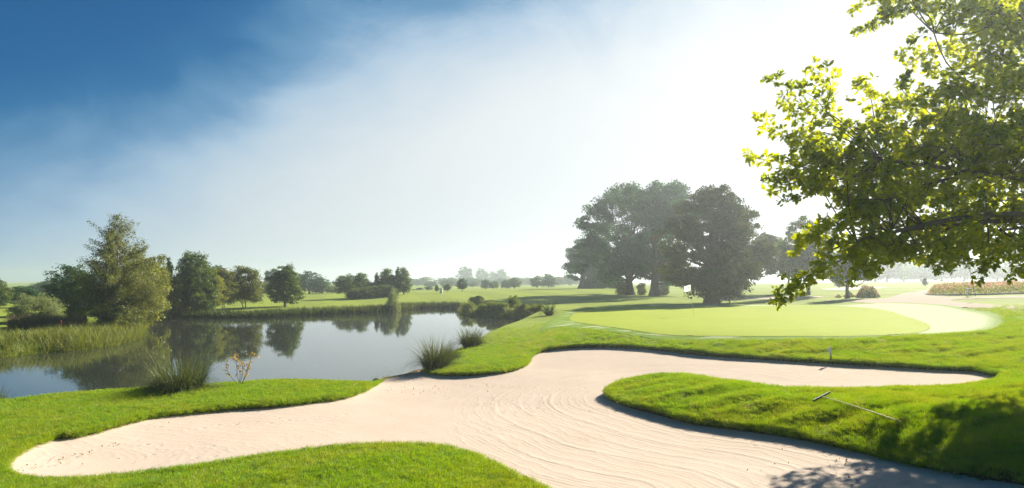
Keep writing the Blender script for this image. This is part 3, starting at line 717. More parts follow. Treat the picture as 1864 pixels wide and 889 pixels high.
def dome_lobes(H, Wd, base, seed, n=16, taper=.3, top=.0):
    """irregular crown: overlapping lobes in an egg of width Wd from base to H"""
    r_ = np.random.default_rng(seed); out = []; c = (H + base) / 2; hz = (H - base) / 2
    for i in range(n):
        th = 2.4 * i + r_.uniform(-.4, .4); t = (i + .5) / n; z = base + (H - base) * (.12 + .82 * t)
        env = math.sqrt(max(0, 1 - ((z - c) / (hz * 1.04))**2)); env *= (1 - taper * max(0, t - .35))
        lr = Wd * .5 * r_.uniform(.22, .42) * (1 - .35 * t); d = max(0, env * Wd * .5 - lr * .8) * r_.uniform(.6, 1.12)
        out.append((d * math.cos(th), d * math.sin(th), z, lr, lr, lr * r_.uniform(.75, 1.)))
    out.append((0, 0, c, Wd * .32, Wd * .32, hz * .85)); return out
def place_tree(name, key, px, d, label, cat='tree', group=None, hs=1., ws=1., rz=None, z=None, dz=0):
    tr, cr = protos[key]; x = (px - 932) / F * d; z = gz1(x, d) if z is None else z
    e = empty(name, (x, d, z + dz), random.uniform(0, 6.28) if rz is None else rz, (ws, ws, hs)); tag(e, label, cat, group)
    if tr: obj('trunk', tr, e)
    obj('crown', cr, e); return e
def px_tree(name, key, H0, W0, px, d, top, wpx, label, cat='tree', group=None, rz=None, z=None, sag=0):
    """scale a prototype so its top and its width come out as measured"""
    x = (px - 932) / F * d; z = gz1(x, d) if z is None else z
    h = (HZ - top) / F * d + CH - z; w_ = wpx / F * d
    me = protos[key][1]; co = np.empty(len(me.vertices) * 3, np.float32); me.vertices.foreach_get('co', co); co = co.reshape(-1, 3)
    H0 = np.percentile(co[:, 2], 99.7); rad_ = np.hypot(co[:, 0], co[:, 1]); W0 = 2 * np.percentile(rad_, 95)
    return place_tree(name, key, px, d, label, cat, group, h / H0, w_ / W0, rz, z, sag)
# prototypes (height 10, width as given)
def P_(key, Wd, base, mat, seed, **k):
    tree_meshes(key, dome_lobes(10, Wd, base, seed, k.pop('n', 26), k.pop('taper', .3)), mat, 10, k.pop('tr', .22), seed=seed, **k)
P_('round', 8, 1.6, 'leaf_mid', 1, nclump=330, per=50)
P_('round2', 8, 1.2, 'leaf_dark', 2, nclump=330, per=50)
P_('olive', 7, .9, 'leaf_olive', 3, nclump=330, per=50, bark='bark_pale', stems=3, tr=.16)
P_('oval', 8, .2, 'leaf_mid', 4, taper=.8, nclump=420, per=50, csize=.07)
P_('yellow', 6, .4, 'leaf_yellow', 5, taper=.5, nclump=300, per=50, csize=.08)
P_('cone', 3.4, .3, 'leaf_dark', 6, taper=1.15, n=22, nclump=280, per=40, csize=.05, leaf=.022, trunk_top=.95)
P_('shrub', 11, -.6, 'leaf_mid', 7, taper=.2, nclump=300, per=50, csize=.12, leaf=.04, stems=4, tr=.2)
P_('shrubgrey', 12, -.8, 'leaf_grey', 8, taper=.2, nclump=420, per=60, csize=.11, leaf=.026, stems=4, tr=.2)
P_('shrubolive', 11, -.6, 'leaf_olive', 18, taper=.2, nclump=300, per=50, csize=.12, leaf=.035, stems=4, tr=.2)
P_('mound', 10, -1.2, 'leaf_mound', 27, taper=.1, nclump=420, per=60, csize=.09, leaf=.03, stems=4, tr=.15)
P_('far', 9, .2, 'leaf_dark', 9, nclump=170, per=34, csize=.11, leaf=.045)
P_('far2', 8, .3, 'leaf_mid', 10, nclump=170, per=34, csize=.11, leaf=.045)
P_('tallround', 7, 3.2, 'leaf_dark', 12, nclump=330, per=46, trunk_top=.8, tr=.2)
P_('midgreen', 6.5, .4, 'leaf_mid', 13, taper=.45, nclump=420, per=50, csize=.075, leaf=.024)

# big birch: narrow open top, broad bushy skirt
def birch(px, d, top):
    x = (px - 932) / F * d; z = gz1(x, d); H = (HZ - top) / F * d + CH - z
    r_ = np.random.default_rng(44); A = Acc(); Bk = Acc()
    trunk = bent((0, 0, -.1), (.25, 0, H * .98), r_, .012, 14); Bk.add(*tube(trunk, .13 * (1 - .93 * np.linspace(0, 1, 14)), 8))
    Ls = []
    for i in range(250):
        t = r_.uniform(.04, .97)**.85; th = r_.uniform(0, 6.28)
        p0 = np.array([np.interp(t * H, trunk[:, 2], trunk[:, 0]), np.interp(t * H, trunk[:, 2], trunk[:, 1]), t * H])
        prof = np.interp(t, [0, .12, .3, .45, .6, .72, .82, .92, 1], [2.9, 3.3, 3.1, 2.5, 1.85, 1.5, 1.3, .6, .12]) * (1.35 if r_.uniform() < .13 and t > .45 else 1)
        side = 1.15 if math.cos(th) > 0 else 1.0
        ln = prof * .86 * r_.uniform(.55, 1.15) * side
        e = p0 + np.array([math.cos(th) * ln, math.sin(th) * ln, ln * r_.uniform(.3, .95)])
        B = bent(p0, e, r_, .06, 8); B[-2:, 2] -= .1 * ln
        Bk.add(*tube(B, .022 * (1 - .4 * t) * np.linspace(1, .2, 8), 4))
        dens = np.interp(t, [0, .5, .7, 1], [480, 330, 120, 60]) * ln / 1.6
        n_ = int(dens); s_ = r_.uniform(.25, 1.05, n_)
        q = np.stack([np.interp(s_, np.linspace(0, 1, 8), B[:, j]) for j in range(3)], -1)
        hang = r_.exponential(.11, n_); q += r_.normal(0, .07 + .09 * (t < .5), (n_, 3)); q[:, 2] -= hang; Ls.append(q)
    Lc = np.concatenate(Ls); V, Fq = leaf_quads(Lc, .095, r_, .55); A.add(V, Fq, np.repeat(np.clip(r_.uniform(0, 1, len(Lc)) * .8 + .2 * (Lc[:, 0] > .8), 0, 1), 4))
    e = empty('birch', (x, d, z)); tag(e, 'tallest birch with a wispy open top on the left bank of the pond', 'tree')
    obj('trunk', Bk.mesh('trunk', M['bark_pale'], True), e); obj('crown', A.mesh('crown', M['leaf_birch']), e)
birch(207, 46, 386)

T = px_tree
T('tree', 'midgreen', 10, 6.5, -6, 72, 507, 40, 'dark green tree cut by the left edge of the photo')
T('far_tree', 'far', 10, 9, 42, 190, 521, 36, 'hazy round tree behind the left meadow, left of the low wooded rise')
T('shrub', 'shrubolive', 10, 11, 12, 108, 541, 34, 'low tan shrub at the far edge of the left meadow', 'shrub')
T('tree', 'round2', 10, 8, 42, 76, 523, 58, 'dark broad tree behind the grey green willow shrub on the left')
T('far_tree', 'far', 10, 9, 76, 170, 514, 40, 'hazy tree on the wooded rise, left one of the pair')
T('far_tree', 'far', 10, 9, 98, 165, 509, 44, 'hazy tree on the wooded rise, right one of the pair')
T('willow_shrub', 'shrubgrey', 10, 12, 68, 50, 536, 84, 'grey green willow shrub behind the reeds at far left', 'shrub')
T('shrub', 'shrub', 10, 11, 112, 50, 578, 44, 'small low green shrub between the willow shrub and the birch', 'shrub')
T('tree', 'round2', 10, 8, 130, 60, 484, 76, 'dark tree standing just left of the birch')
T('tree', 'midgreen', 10, 6.5, 155, 54, 500, 76, 'mid green bushy tree tucked against the left of the birch')
T('shrub', 'shrubolive', 10, 11, 215, 44.5, 555, 80, 'leafy olive shrub at the foot of the birch', 'shrub')
T('tree', 'yellow', 10, 6, 258, 50, 462, 72, 'yellow green bushy tree directly right of the birch')
T('tree', 'yellow', 10, 6, 290, 64, 469, 44, 'slender yellow green tree left of the small conifer')
T('conifer', 'cone', 10, 3.4, 307, 68, 471, 22, 'small dark conifer tip between the yellow green tree and the tall tree', 'tree')
T('shrub', 'shrubolive', 10, 11, 312, 66, 503, 58, 'yellowish round shrub under the small conifer on the far bank', 'shrub')
T('shrub', 'round2', 10, 8, 300, 66.5, 535, 60, 'low dark shrub under the trees at the corner of the pond', 'shrub')
T('tree', 'midgreen', 10, 6.5, 340, 70, 461, 46, 'tall dark green tree of the far bank, its left top')
T('tree', 'midgreen', 10, 6.5, 360, 68, 463, 60, 'tall lighter green tree of the far bank, its right top')
T('tree', 'yellow', 10, 6, 386, 70, 492, 44, 'yellowish tree leaning out right of the tall trees')
T('far_tree', 'far', 10, 9, 392, 160, 484, 40, 'hazy tree top showing behind the far bank trees')
T('tree', 'olive', 10, 7, 408, 73, 488, 50, 'grey olive tree in the middle of the far bank group')
T('tree', 'olive', 10, 7, 448, 76, 486, 62, 'round olive tree with pale trunks at the right end of the far bank group')
T('tree', 'oval', 10, 8, 519, 82, 484, 60, 'lone oval tree on the far bank mirrored in the pond')
T('far_tree', 'far', 10, 9, 497, 175, 490, 34, 'hazy tree behind the left side of the lone oval tree')
T('far_tree', 'far2', 10, 8, 486, 150, 517, 26, 'small hazy tree left of the lone oval tree')
T('far_tree', 'far', 10, 9, 563, 165, 495, 50, 'large hazy round tree right of the lone oval tree')
T('far_tree', 'far', 10, 9, 586, 165, 508, 36, 'lower hazy tree on the right shoulder of the large hazy tree')
T('far_tree', 'far2', 10, 8, 606, 168, 524, 26, 'small hazy tree just left of the mid green copse')
G = 'trees of the copse beyond the pond'
for a in [('round', 8, 634, 112, 500, 46, 'left end tree of the copse beyond the pond'), ('midgreen', 6.5, 655, 114, 498, 40, 'second tree from the left in the copse beyond the pond'),
          ('round', 8, 675, 116, 513, 40, 'low tree in the dip of the copse beyond the pond'), ('cone', 3.4, 686, 116, 497, 12, 'thin conifer spire in the copse beyond the pond'),
          ('midgreen', 6.5, 703, 118, 490, 34, 'pointed tree in the right half of the copse'), ('round', 8, 721, 118, 500, 36, 'tree between the two tallest points of the copse'),
          ('midgreen', 6.5, 735, 119, 488, 28, 'right end tree of the copse beyond the pond'), ('cone', 3.4, 724, 117, 487, 12, 'thin conifer spire at the right end of the copse')]:
    T('tree' if a[0] != 'cone' else 'conifer', a[0], 10, a[1], *a[2:], 'tree', G)
for a in [(650, 108, 525, 40, 'pale rounded bush at the front foot of the copse, leftmost'), (668, 109, 522, 38, 'rounded bush at the front foot of the copse, middle'), (698, 111, 519, 46, 'rounded bush at the front foot of the copse, rightmost')]:
    T('shrub', 'shrub', 10, 11, *a, 'shrub', 'bushes at the foot of the copse')
T('willow_shrub', 'shrubgrey', 10, 12, 715, 81, 527, 25, 'small pale willow bush alone on the far bank', 'shrub')
T('tree', 'round2', 10, 8, 841, 135, 507, 20, 'small dark round tree alone on the fairway hill')
T('tree', 'olive', 10, 7, 814, 140, 518, 16, 'small brownish tree left of the dark round tree')
T('conifer', 'cone', 10, 3.4, 795, 150, 520, 9, 'tiny pointed tree at the crest of the hill', 'tree')
G = 'hazy trees along the far side of the fairway'
fl = [(753,200,527,12,'leftmost hazy sapling'), (764,200,524,14,'second hazy sapling from the left'), (781,194,521,16,'third hazy tree from the left'), (785,338,513,26,'pale tree behind the hazy saplings'),
      (815,325,509,30,'pale tree behind the small brownish tree'), (847,577,486,30,'tallest very faint tree'), (861,312,512,24,'faint bush right of the dark round tree'), (877,595,489,26,'faint tall tree, second after the tallest'),
      (896,603,494,22,'faint tall tree, third after the tallest'), (912,595,490,24,'faint tall tree, fourth after the tallest'), (925,577,503,20,'fainter lower tree behind the paired bushy trees'),
      (884,205,509,18,'darker small tree, left one of the paired bushy trees'), (899,205,512,20,'darker small tree, right one of the paired bushy trees'), (921,210,510,20,'small bushy tree left of the broad one'), (937,214,505,26,'broad bushy tree on the hill crest'),
      (960,525,505,26,'faint tree between the bushy ones'), (978,235,502,26,'round hazy tree, left of its pair'), (998,235,499,28,'round hazy tree, right of its pair'), (1016,351,504,24,'faint tree beyond the round pair'), (1036,364,500,26,'faint tree next to the big dark trees')]
for i, (a, d, tp, wd, lb) in enumerate(fl): T('far_tree', 'far' if i % 2 else 'far2', 10, 9 if i % 2 else 8, a, d, tp, wd, lb + ' across the fairway', 'tree', G)

orn = ['first', 'second', 'third', 'fourth', 'fifth', 'sixth', 'seventh', 'eighth', 'ninth', 'tenth', 'eleventh', 'twelfth']
for i, a in enumerate(np.linspace(748, 1044, 12)):
    T('far_tree', 'far2' if i % 2 else 'far', 10, 8, a + random.uniform(-6, 6), 430 + random.uniform(-30, 30), 508 + random.uniform(-4, 4), 34 + random.uniform(-4, 8), orn[i] + ' tree from the left in the faint low back row across the fairway', 'tree', 'faint back row of trees across the fairway')
# the big lime trees
def big_tree(name, px, d, label, lobes, mat, tr, H, nclump, per, csize, leaf, seed, limbs=34, trunk_top=.6, droop=.2, cat='tree', shell=.6, flat=.6):
    """lobes: (dx px, y m, row px, half width px, half height px) measured at distance d"""
    x = (px - 932) / F * d; z = gz1(x, d); L2 = []
    for (a, yy, row, hw, hh) in lobes:
        L2.append(((a - px) / F * d, yy, CH - z + (HZ - row) / F * d, hw / F * d, hw / F * d * .9, hh / F * d))
    t_, c_ = tree_meshes(name + label[:9], L2, mat, H, tr, nclump, per, csize / H, leaf / H, seed, 'bark', trunk_top, limbs, droop, shell=shell, flat=flat)
    e = empty(name, (x, d, z)); tag(e, label, cat); obj('trunk', t_, e); obj('crown', c_, e); return e
big_tree('lime_tree', 1148, 115, 'left of the two giant dark broadleaf trees, trunk bare at the foot',
 [(1085,0,400,34,30),(1075,2,452,26,30),(1110,-4,370,34,28),(1150,3,355,36,26),(1120,5,430,42,36),(1100,-5,484,22,24),(1160,-5,420,44,40),(1130,-7,470,40,30),(1165,4,474,32,24),(1060,0,478,14,20),(1185,0,375,36,30),(1120,6,500,22,18),(1180,3,496,20,14),(1128,-3,498,18,14)],
 'leaf_dark', .72, 20, 520, 85, 1.25, .38, 31, limbs=46)
big_tree('lime_tree', 1191, 108, 'right of the two giant dark broadleaf trees, half hidden by the low crowned tree',
 [(1205,0,352,36,24),(1235,2,352,26,22),(1190,-4,395,40,34),(1225,-3,395,36,34),(1200,3,450,40,34),(1172,5,478,24,22),(1222,4,482,32,24),(1255,0,410,26,40),(1150,0,350,20,16),(1222,-3,504,24,14)],
 'leaf_dark', .78, 20, 440, 85, 1.25, .36, 32, limbs=46)
big_tree('broadleaf_tree', 1295, 73, 'bushy low crowned tree whose skirt nearly touches the turf behind the green',
 [(1300,0,370,40,32),(1270,1,385,36,34),(1330,-1,400,40,34),(1362,0,400,20,24),(1290,-3,430,56,40),(1240,0,440,42,44),(1345,1,455,44,44),(1385,0,462,24,30),(1300,-4,485,64,34),(1240,2,490,34,30),(1360,2,500,30,24),(1300,3,350,16,16),(1290,-2,525,44,20),(1325,0,520,42,20),(1265,0,505,36,22),(1300,2,540,22,14)],
 'leaf_autumn', .75, 13, 900, 80, .75, .25, 33, limbs=50, trunk_top=.7)
big_tree('far_tree', 1058, 165, 'grey hazy broad tree behind the left giant, its crown near the ground',
 [(1050,0,470,24,28),(1075,2,450,30,30),(1045,0,492,20,22),(1085,0,480,34,30),(1100,3,505,34,22),(1070,0,515,14,12)],
 'leaf_dark', .8, 16, 260, 70, 1.9, .55, 34, limbs=18, shell=.3)
big_tree('hedge', 1098, 160, 'dark square hedge below the hazy broad tree', [(1078,0,514,14,14),(1096,0,512,16,15),(1112,0,513,14,14),(1124,0,514,12,13)], 'leaf_dark', .3, 4, 160, 70, 1.1, .4, 35, limbs=4, cat='hedge', shell=.2)
big_tree('broadleaf_tree', 1434, 95, 'misty tree on a thin trunk between the low crowned tree and the next young tree',
 [(1395,0,450,28,26),(1420,0,470,32,30),(1392,2,480,28,26),(1440,0,488,28,22),(1375,0,470,16,26),(1405,0,440,20,18)], 'leaf_autumn', .25, 9, 300, 80, .8, .26, 36, limbs=18, trunk_top=.6)
big_tree('broadleaf_tree', 1471, 84, 'misty tree with a pointed top and straight trunk, second from the low crowned tree',
 [(1458,0,420,22,26),(1450,0,450,32,28),(1485,0,450,34,30),(1470,0,480,44,24),(1500,2,470,26,24),(1440,0,475,24,24),(1460,0,405,12,14),(1500,0,430,20,24)], 'leaf_mid', .24, 8, 380, 80, .7, .22, 37, limbs=22, trunk_top=.8)
big_tree('broadleaf_tree', 1543, 68, 'young tree with a dark trunk in front of the rose bushes',
 [(1545,0,478,30,22),(1530,0,498,26,16),(1565,0,495,24,18),(1550,0,462,20,16)], 'leaf_mid', .22, 5, 260, 70, .5, .18, 38, limbs=16, trunk_top=.8)
T('sapling', 'round', 10, 8, 1527, 110, 508, 14, 'thin sapling behind the young tree with the dark trunk')
for k, (a, d_, tp, wd, lb) in enumerate([(1132,113,512,26,'sunlit bush left of the left giant trunk'), (1168,112,515,18,'sunlit bush between the two giant trunks'), (1208,106,515,22,'sunlit bush right of the right giant trunk')]):
    T('shrub', 'shrubolive', 10, 11, a, d_ + 2, tp, wd, lb, 'shrub', 'bushes round the giant trunks')
# misty wood on the right, individual trees
G = 'misty wood beyond the flower bed'
names = ['leftmost', 'second', 'third', 'fourth', 'fifth', 'sixth', 'seventh', 'eighth', 'ninth', 'tenth', 'eleventh', 'twelfth', 'thirteenth', 'fourteenth', 'fifteenth', 'sixteenth', 'seventeenth']
for i, a in enumerate(np.linspace(1490, 2010, 17)):
    T('far_tree', 'far' if i % 2 else 'far2', 10, 9 if i % 2 else 8, a + random.uniform(-8, 8), 270 + random.uniform(-15, 35), 474 + random.uniform(-12, 8), 58 + random.uniform(-6, 14), names[i] + ' tree from the left in the misty wood beyond the flower bed', 'tree', G)
T('conifer', 'cone', 10, 3.4, 1684, 120, 506, 9, 'small dark clipped conifer alone on the lawn beyond the path', 'tree')

# promontory bushes
G = 'bushes on the point of the far shore'
for k, (a, b, wd, hh, lb, ky) in enumerate([(852,573,28,22,'leafy bush at the tip of the point','mound'),(868,565,30,24,'taller bush behind the tip of the point','mound'),(880,575.5,22,13,'low bush second along the waterline of the point','mound'),
     (897,576.5,26,18,'dark low bush third along the waterline of the point','mound'),(914,577.5,24,16,'low bush fourth along the waterline, left of the tall one','mound'),(934,576,22,30,'tallest dark bush on the point','mound'),
     (950,580.5,28,17,'rounded bush right of the tallest one on the point','mound'),(966,583,24,16,'rounded bush near the head of the inlet','mound'),(978,588,36,20,'last rounded bush, nearest the viewer, at the head of the inlet','mound')]):
    d = CH * F / (b - HZ); H0, W0 = 10, {'mound': 10}[ky]
    h = hh / F * d * .78; place_tree('waterside_bush', ky, a, d + .5, lb, 'shrub', G, h / H0, 1.2 * wd / F * d / W0)
sedge('sedge_clump', 1000, 52, 1.2, 1.3, 'dark upright stems behind the last bush at the inlet', 160, 'darkreed', 17, .02, cat='reed clump')

# orange sapling on the near bank
def sapling():
    d = 20.2; x = (436 - 932) / F * d; z = gz1(x, d); r_ = np.random.default_rng(5); Bk = Acc(); Ls = []
    for (a, h) in ((-.42, .72), (-.2, .85), (.05, .7), (.3, .9), (.5, 1.02), (-.05, .95)):
        e = np.array([a, r_.normal(0, .12), h]); B = bent((a * .15, 0, 0), e, r_, .08, 8); Bk.add(*tube(B, .010 * np.linspace(1, .3, 8), 5))
        for j in range(7):
            s = r_.uniform(.4, 1); p = np.array([np.interp(s, np.linspace(0, 1, 8), B[:, q]) for q in range(3)]); q_ = p + r_.normal(0, .1, 3) + np.array([0, 0, .06]); Bk.add(*tube(bent(p, q_, r_, .1, 4), [.004, .003, .003, .002], 4))
            for _ in range(6): Ls.append(p + (q_ - p) * r_.uniform(.3, 1.1) + r_.normal(0, .018, 3))
    V, Fq = leaf_quads(np.array(Ls), .075, r_, .5); e = empty('sapling', (x, d, z)); tag(e, 'thin sapling with orange autumn leaves on the near bank', 'sapling')
    obj('stems', Bk.mesh('stems', M['bark'], True), e); obj('leaves', mesh('leaves', V, Fq, M['leaf_orange'], {'tint': np.repeat(r_.uniform(0, 1, len(Ls)), 4)}), e)
sapling()

# ------------------------------------------------------------------ the near oak
def oak():
    r_ = np.random.default_rng(99); base = np.array([20.5, 18.5, 0]); base[2] = gz1(20.5, 18.5)
    # leaf: lobed outline, 12 points as a fan of quads
    out = np.array([(0, 0), (.10, .10), (.26, .10), (.34, .24), (.46, .14), (.60, .28), (.72, .15), (.88, .16), (1., .0)])
    up = out[1:-1]; nU = len(up)
    leafV = np.concatenate([[(0, 0)], up, [(1, 0)], [(a, -b) for a, b in up[::-1]]]); leafV = np.concatenate([leafV, np.zeros((len(leafV), 1))], 1)
    mid = np.array([(a, 0, 0) for a, b in up])
    # strips between the midrib and each side
    Vl = np.concatenate([[(0, 0, 0)], [(a, b, .10 * b) for a, b in up], [(1, 0, -.06)], [(a, -b, .10 * b) for a, b in up], [(a, 0, -.03) for a, b in up]])
    U0, TIP, D0, M0 = 1, 1 + nU, 2 + nU, 2 + 2 * nU; q = []
    for i in range(nU - 1):
        q.append((M0 + i, M0 + i + 1, U0 + i + 1, U0 + i)); q.append((D0 + i, D0 + i + 1, M0 + i + 1, M0 + i))
    q.append((0, M0, U0, U0)); q.append((M0 + nU - 1, TIP, U0 + nU - 1, U0 + nU - 1)); q.append((0, D0, M0, M0)); q.append((D0 + nU - 1, TIP, M0 + nU - 1, M0 + nU - 1))
    tri = np.array([(a, b, c) for a, b, c, d in q[-4:]]); qd = np.array(q[:-4])
    # attached to spray points
    spr = []    # (origin, tip, radius)
    def P3(px, py, d): return np.array([(px - 932) / F * d, d, CH - (py - HZ) / F * d])
    tips = [(1551,18,14.5,1650,10),(1560,58,14.8,1680,20),(1600,35,15,1720,0),(1639,101,15.2,1740,60),(1650,120,16,1760,110),(1469,123,12.6,1500,200),(1390,145,12.4,1500,200),(1378,214,12.6,1480,240),(1362,287,12.5,1480,310),
            (1394,327,12.8,1500,320),(1400,350,13.4,1500,330),(1428,371,13,1520,350),(1560,145,14,1590,210),(1580,160,13.5,1620,230),(1649,145,15,1680,200),(1456,434,13.2,1560,380),(1470,440,12.8,1580,400),(1441,460,13.5,1540,440),(1500,215,13.5,1580,270),(1430,180,12.5,1520,230),(1440,250,12.8,1540,280),
            (1415,545,12.0,1480,500),(1450,515,12.1,1540,470),(1500,490,12.4,1580,450),(1548,516,12.6,1580,460),(1600,500,13,1640,450),(1705,493,13.5,1720,430),(1784,510,13.6,1800,450),(1844,506,13.4,1850,440),(1560,500,12.8,1600,440),(1650,470,14,1680,410),(1740,480,14,1770,420),
            (1864,500,14,1880,430),(1690,120,15.5,1780,120),(1720,90,16,1800,60)]
    for (a, b, d, oa, ob) in tips: spr.append((P3(oa, ob, d + .9), P3(a, b, d), .17))
    poly1 = np.array([(1500,260),(1560,200),(1640,170),(1720,175),(1790,235),(1880,190),(1880,470),(1780,480),(1640,475),(1540,470),(1500,430),(1540,380),(1440,330),(1440,290)], float)
    poly2 = np.array([(1620,0),(1720,20),(1740,110),(1700,165),(1780,180),(1880,150),(1880,-30),(1600,-30)], float)
    for poly, n in ((poly1, 225), (poly2, 62)):
        k = 0
        while k < n:
            a = r_.uniform(poly[:, 0].min(), poly[:, 0].max()); b = r_.uniform(poly[:, 1].min(), poly[:, 1].max())
            if sdf(np.array([a]), np.array([b]), poly)[0] > 0: continue
            tt = (a - 1400) / 480; d = 12.3 + tt * 2.2 + r_.uniform(0, 1.5 + 3.2 * tt)
            v = np.array([a - 1960, (b - 300) * .6 + 25.]); v /= np.linalg.norm(v); ln = r_.uniform(45, 90) * 13 / d
            tip = P3(a, b, d); org = P3(a - v[0] * ln, b - v[1] * ln, d + r_.uniform(-.5, .9)); spr.append((org, tip, .2)); k += 1
    # rest of the crown, beyond the frame
    k = 0
    while k < 110:
        dd = r_.normal(size=3); dd /= np.linalg.norm(dd); rad = r_.uniform(.6, 1.); p = np.array([21.5, 19, 9.5]) + dd * rad * np.array([10.5, 9.5, 6.5])
        px = 932 + p[0] / p[1] * F; py = HZ - (p[2] - CH) / p[1] * F
        if p[2] < 8.6 or (px < 1890 and py > -40): continue
        spr.append((p - dd * 1.3, p, .25)); k += 1
    Bk = Acc()
    top = base + np.array([.5, .3, 9.5]); TP = bent(base - np.array([0, 0, .2]), top, r_, .02, 12); t = np.linspace(0, 1, 12)
    Bk.add(*tube(TP, .55 * (1 - .7 * t) * (1 + .5 * np.exp(-t * 12)), 12))
    mains = []
    for (px, py, d) in [(1700,330,15),(1600,290,14),(1800,150,17),(1700,60,16),(1650,420,14),(1820,420,15.5),(1850,300,18),(1780,250,19),(1560,440,13.5),(1880,60,20)]:
        e = P3(px, py, d); s = TP[0] + (TP[-1] - TP[0]) * np.clip((e[2] - base[2]) / 11 * .8, .22, .9); B = bent(s, e, r_, .05, 14, .06); mains.append(B); Bk.add(*tube(B, np.linspace(.16, .028, 14), 7))
    for _ in range(16):
        dd = r_.normal(size=3); dd[2] = abs(dd[2]); dd[0] = abs(dd[0]) * r_.choice([1, 1, -.3]); dd /= np.linalg.norm(dd); e = np.array([21.5, 19, 9]) + dd * np.array([8, 7.5, 5]); s = TP[0] + (TP[-1] - TP[0]) * r_.uniform(.35, .95)
        B = bent(s, e, r_, .06, 12); mains.append(B); Bk.add(*tube(B, np.linspace(.15, .03, 12), 6))
    MP = np.concatenate([B[3:] for B in mains])
    LP = []; LD = []; AT = []
    for (o, tip, rad) in spr:
        j = np.argmin(np.linalg.norm(MP - o, axis=1)); L_ = np.linalg.norm(MP[j] - o)
        if L_ < 4: Bk.add(*tube(bent(MP[j], o, r_, .06, 6, .03), np.linspace(.022, .011, 6), 4))
        S_ = bent(o, tip, r_, .09, 9, .03); Bk.add(*tube(S_, np.linspace(.011, .003, 9), 4))
        ln = np.linalg.norm(tip - o); nr_ = int(15 * ln) + 6; tone = r_.uniform(0, .55)
        for s in np.append(r_.uniform(.05, 1, nr_), [1, 1]):
            p = np.array([np.interp(s, np.linspace(0, 1, 9), S_[:, c]) for c in range(3)]); off = r_.normal(0, rad * (1.15 - .75 * s), 3) * np.array([1, 1, .75]); c = p + off
            ax = off + (tip - o) / ln * .12 + np.array([0, 0, -.01]); nL = r_.integers(5, 10)
            for _ in range(nL):
                dv = ax / (np.linalg.norm(ax) + 1e-6) * .55 + r_.normal(0, .65, 3); LP.append(c + r_.normal(0, .025, 3)); LD.append(dv); AT.append(tone + r_.uniform(0, .45))
    LP = np.array(LP); LD = np.array(LD); LD /= np.linalg.norm(LD, axis=1)[:, None]; n = len(LP)
    nrm = r_.normal(0, .55, (n, 3)) + np.array([0, 0, 1.]); nrm -= (nrm * LD).sum(1)[:, None] * LD; nrm /= np.linalg.norm(nrm, axis=1)[:, None]; sd = np.cross(nrm, LD)
    sz = r_.uniform(.085, .145, n)[:, None, None]
    V = LP[:, None] + sz * (Vl[None, :, 0:1] * LD[:, None] + 1.35 * Vl[None, :, 1:2] * sd[:, None] + Vl[None, :, 2:3] * nrm[:, None])
    k = (np.arange(n) * len(Vl))[:, None, None]
    Q = (qd[None] + k).reshape(-1, 4); T3 = (tri[None] + k).reshape(-1, 3)
    e = empty('oak', base); tag(e, 'large near oak reaching in from the right with sunlit leafy branches', 'tree')
    cr = mesh('crown', V.reshape(-1, 3) - base, [Q, T3], M['oak_leaf'], {'tint': np.clip(np.repeat(AT, len(Vl)), 0, 1)})
    tr = mesh('trunk', np.concatenate(Bk.V) - base, np.concatenate(Bk.F), M['oak_bark'], None, True)
    obj('trunk', tr, e); obj('crown', cr, e); print('oak leaves', n)
oak()

# ------------------------------------------------------------------ small things
def box(A, c, s, rot=None):
    v = np.array([(x, y, z) for x in (-.5, .5) for y in (-.5, .5) for z in (-.5, .5)]) * np.array(s)
    if rot is not None: v = v @ np.array(rot.to_matrix()).T
    f = np.array([(0, 1, 3, 2), (4, 6, 7, 5), (0, 4, 5, 1), (2, 3, 7, 6), (0, 2, 6, 4), (1, 5, 7, 3)]); A.add(v + np.array(c), f)
def cyl(A, a, b, r0, r1=None, sides=8):
    r1 = r0 if r1 is None else r1; a = np.array(a, float); b = np.array(b, float)
    P = np.stack([a, a + (b - a) * .002, b - (b - a) * .002, b]); A.add(*tube(P, [r0 * .05, r0, r1, r1 * .05], sides))
# flagstick on the green
fp = onground(1263, 577)
e = empty('flagstick', fp); tag(e, 'white flag numbered 7 on a thin pole standing in the green', 'flag')
top = np.array([(1257 - 932) / F * fp[1], fp[1], CH - (518 - HZ) / F * fp[1]]) - fp
A = Acc(); cyl(A, (0, 0, 0), top, .011, .009, 8); obj('pole', A.mesh('pole', M['white'], True), e)
n = 12; gx, gy = np.meshgrid(np.linspace(0, 1, n), np.linspace(0, 1, n)); fw, fh = 11.5 / F * fp[1], 12. / F * fp[1]
fx = -gx * fw; fz = -gy * fh * (1 - .12 * gx) - gx * .30 * fh * (1 - gy * .2) ; fy = .03 * np.sin(gx * 7 + gy * 2) * gx
V = np.stack([fx + top[0], fy + top[1], fz + top[2] - .01], -1).reshape(-1, 3); id_ = np.arange(n * n).reshape(n, n); q = np.stack([id_[:-1, :-1], id_[:-1, 1:], id_[1:, 1:], id_[1:, :-1]], -1).reshape(-1, 4)
V2 = V + np.array([0, .004, 0])
fm, t_, o_ = material('flag_cloth'); df = t_.nodes.new('ShaderNodeBsdfDiffuse'); df.inputs[0].default_value = (.85, .85, .85, 1); tl = t_.nodes.new('ShaderNodeBsdfTranslucent'); tl.inputs[0].default_value = (.85, .85, .85, 1)
mx = t_.nodes.new('ShaderNodeMixShader'); mx.inputs[0].default_value = .55; t_.links.new(df.outputs[0], mx.inputs[1]); t_.links.new(tl.outputs[0], mx.inputs[2]); t_.links.new(mx.outputs[0], o_.inputs[0])
fl_ = obj('cloth', mesh('cloth', V, q, fm, smooth=True), e)
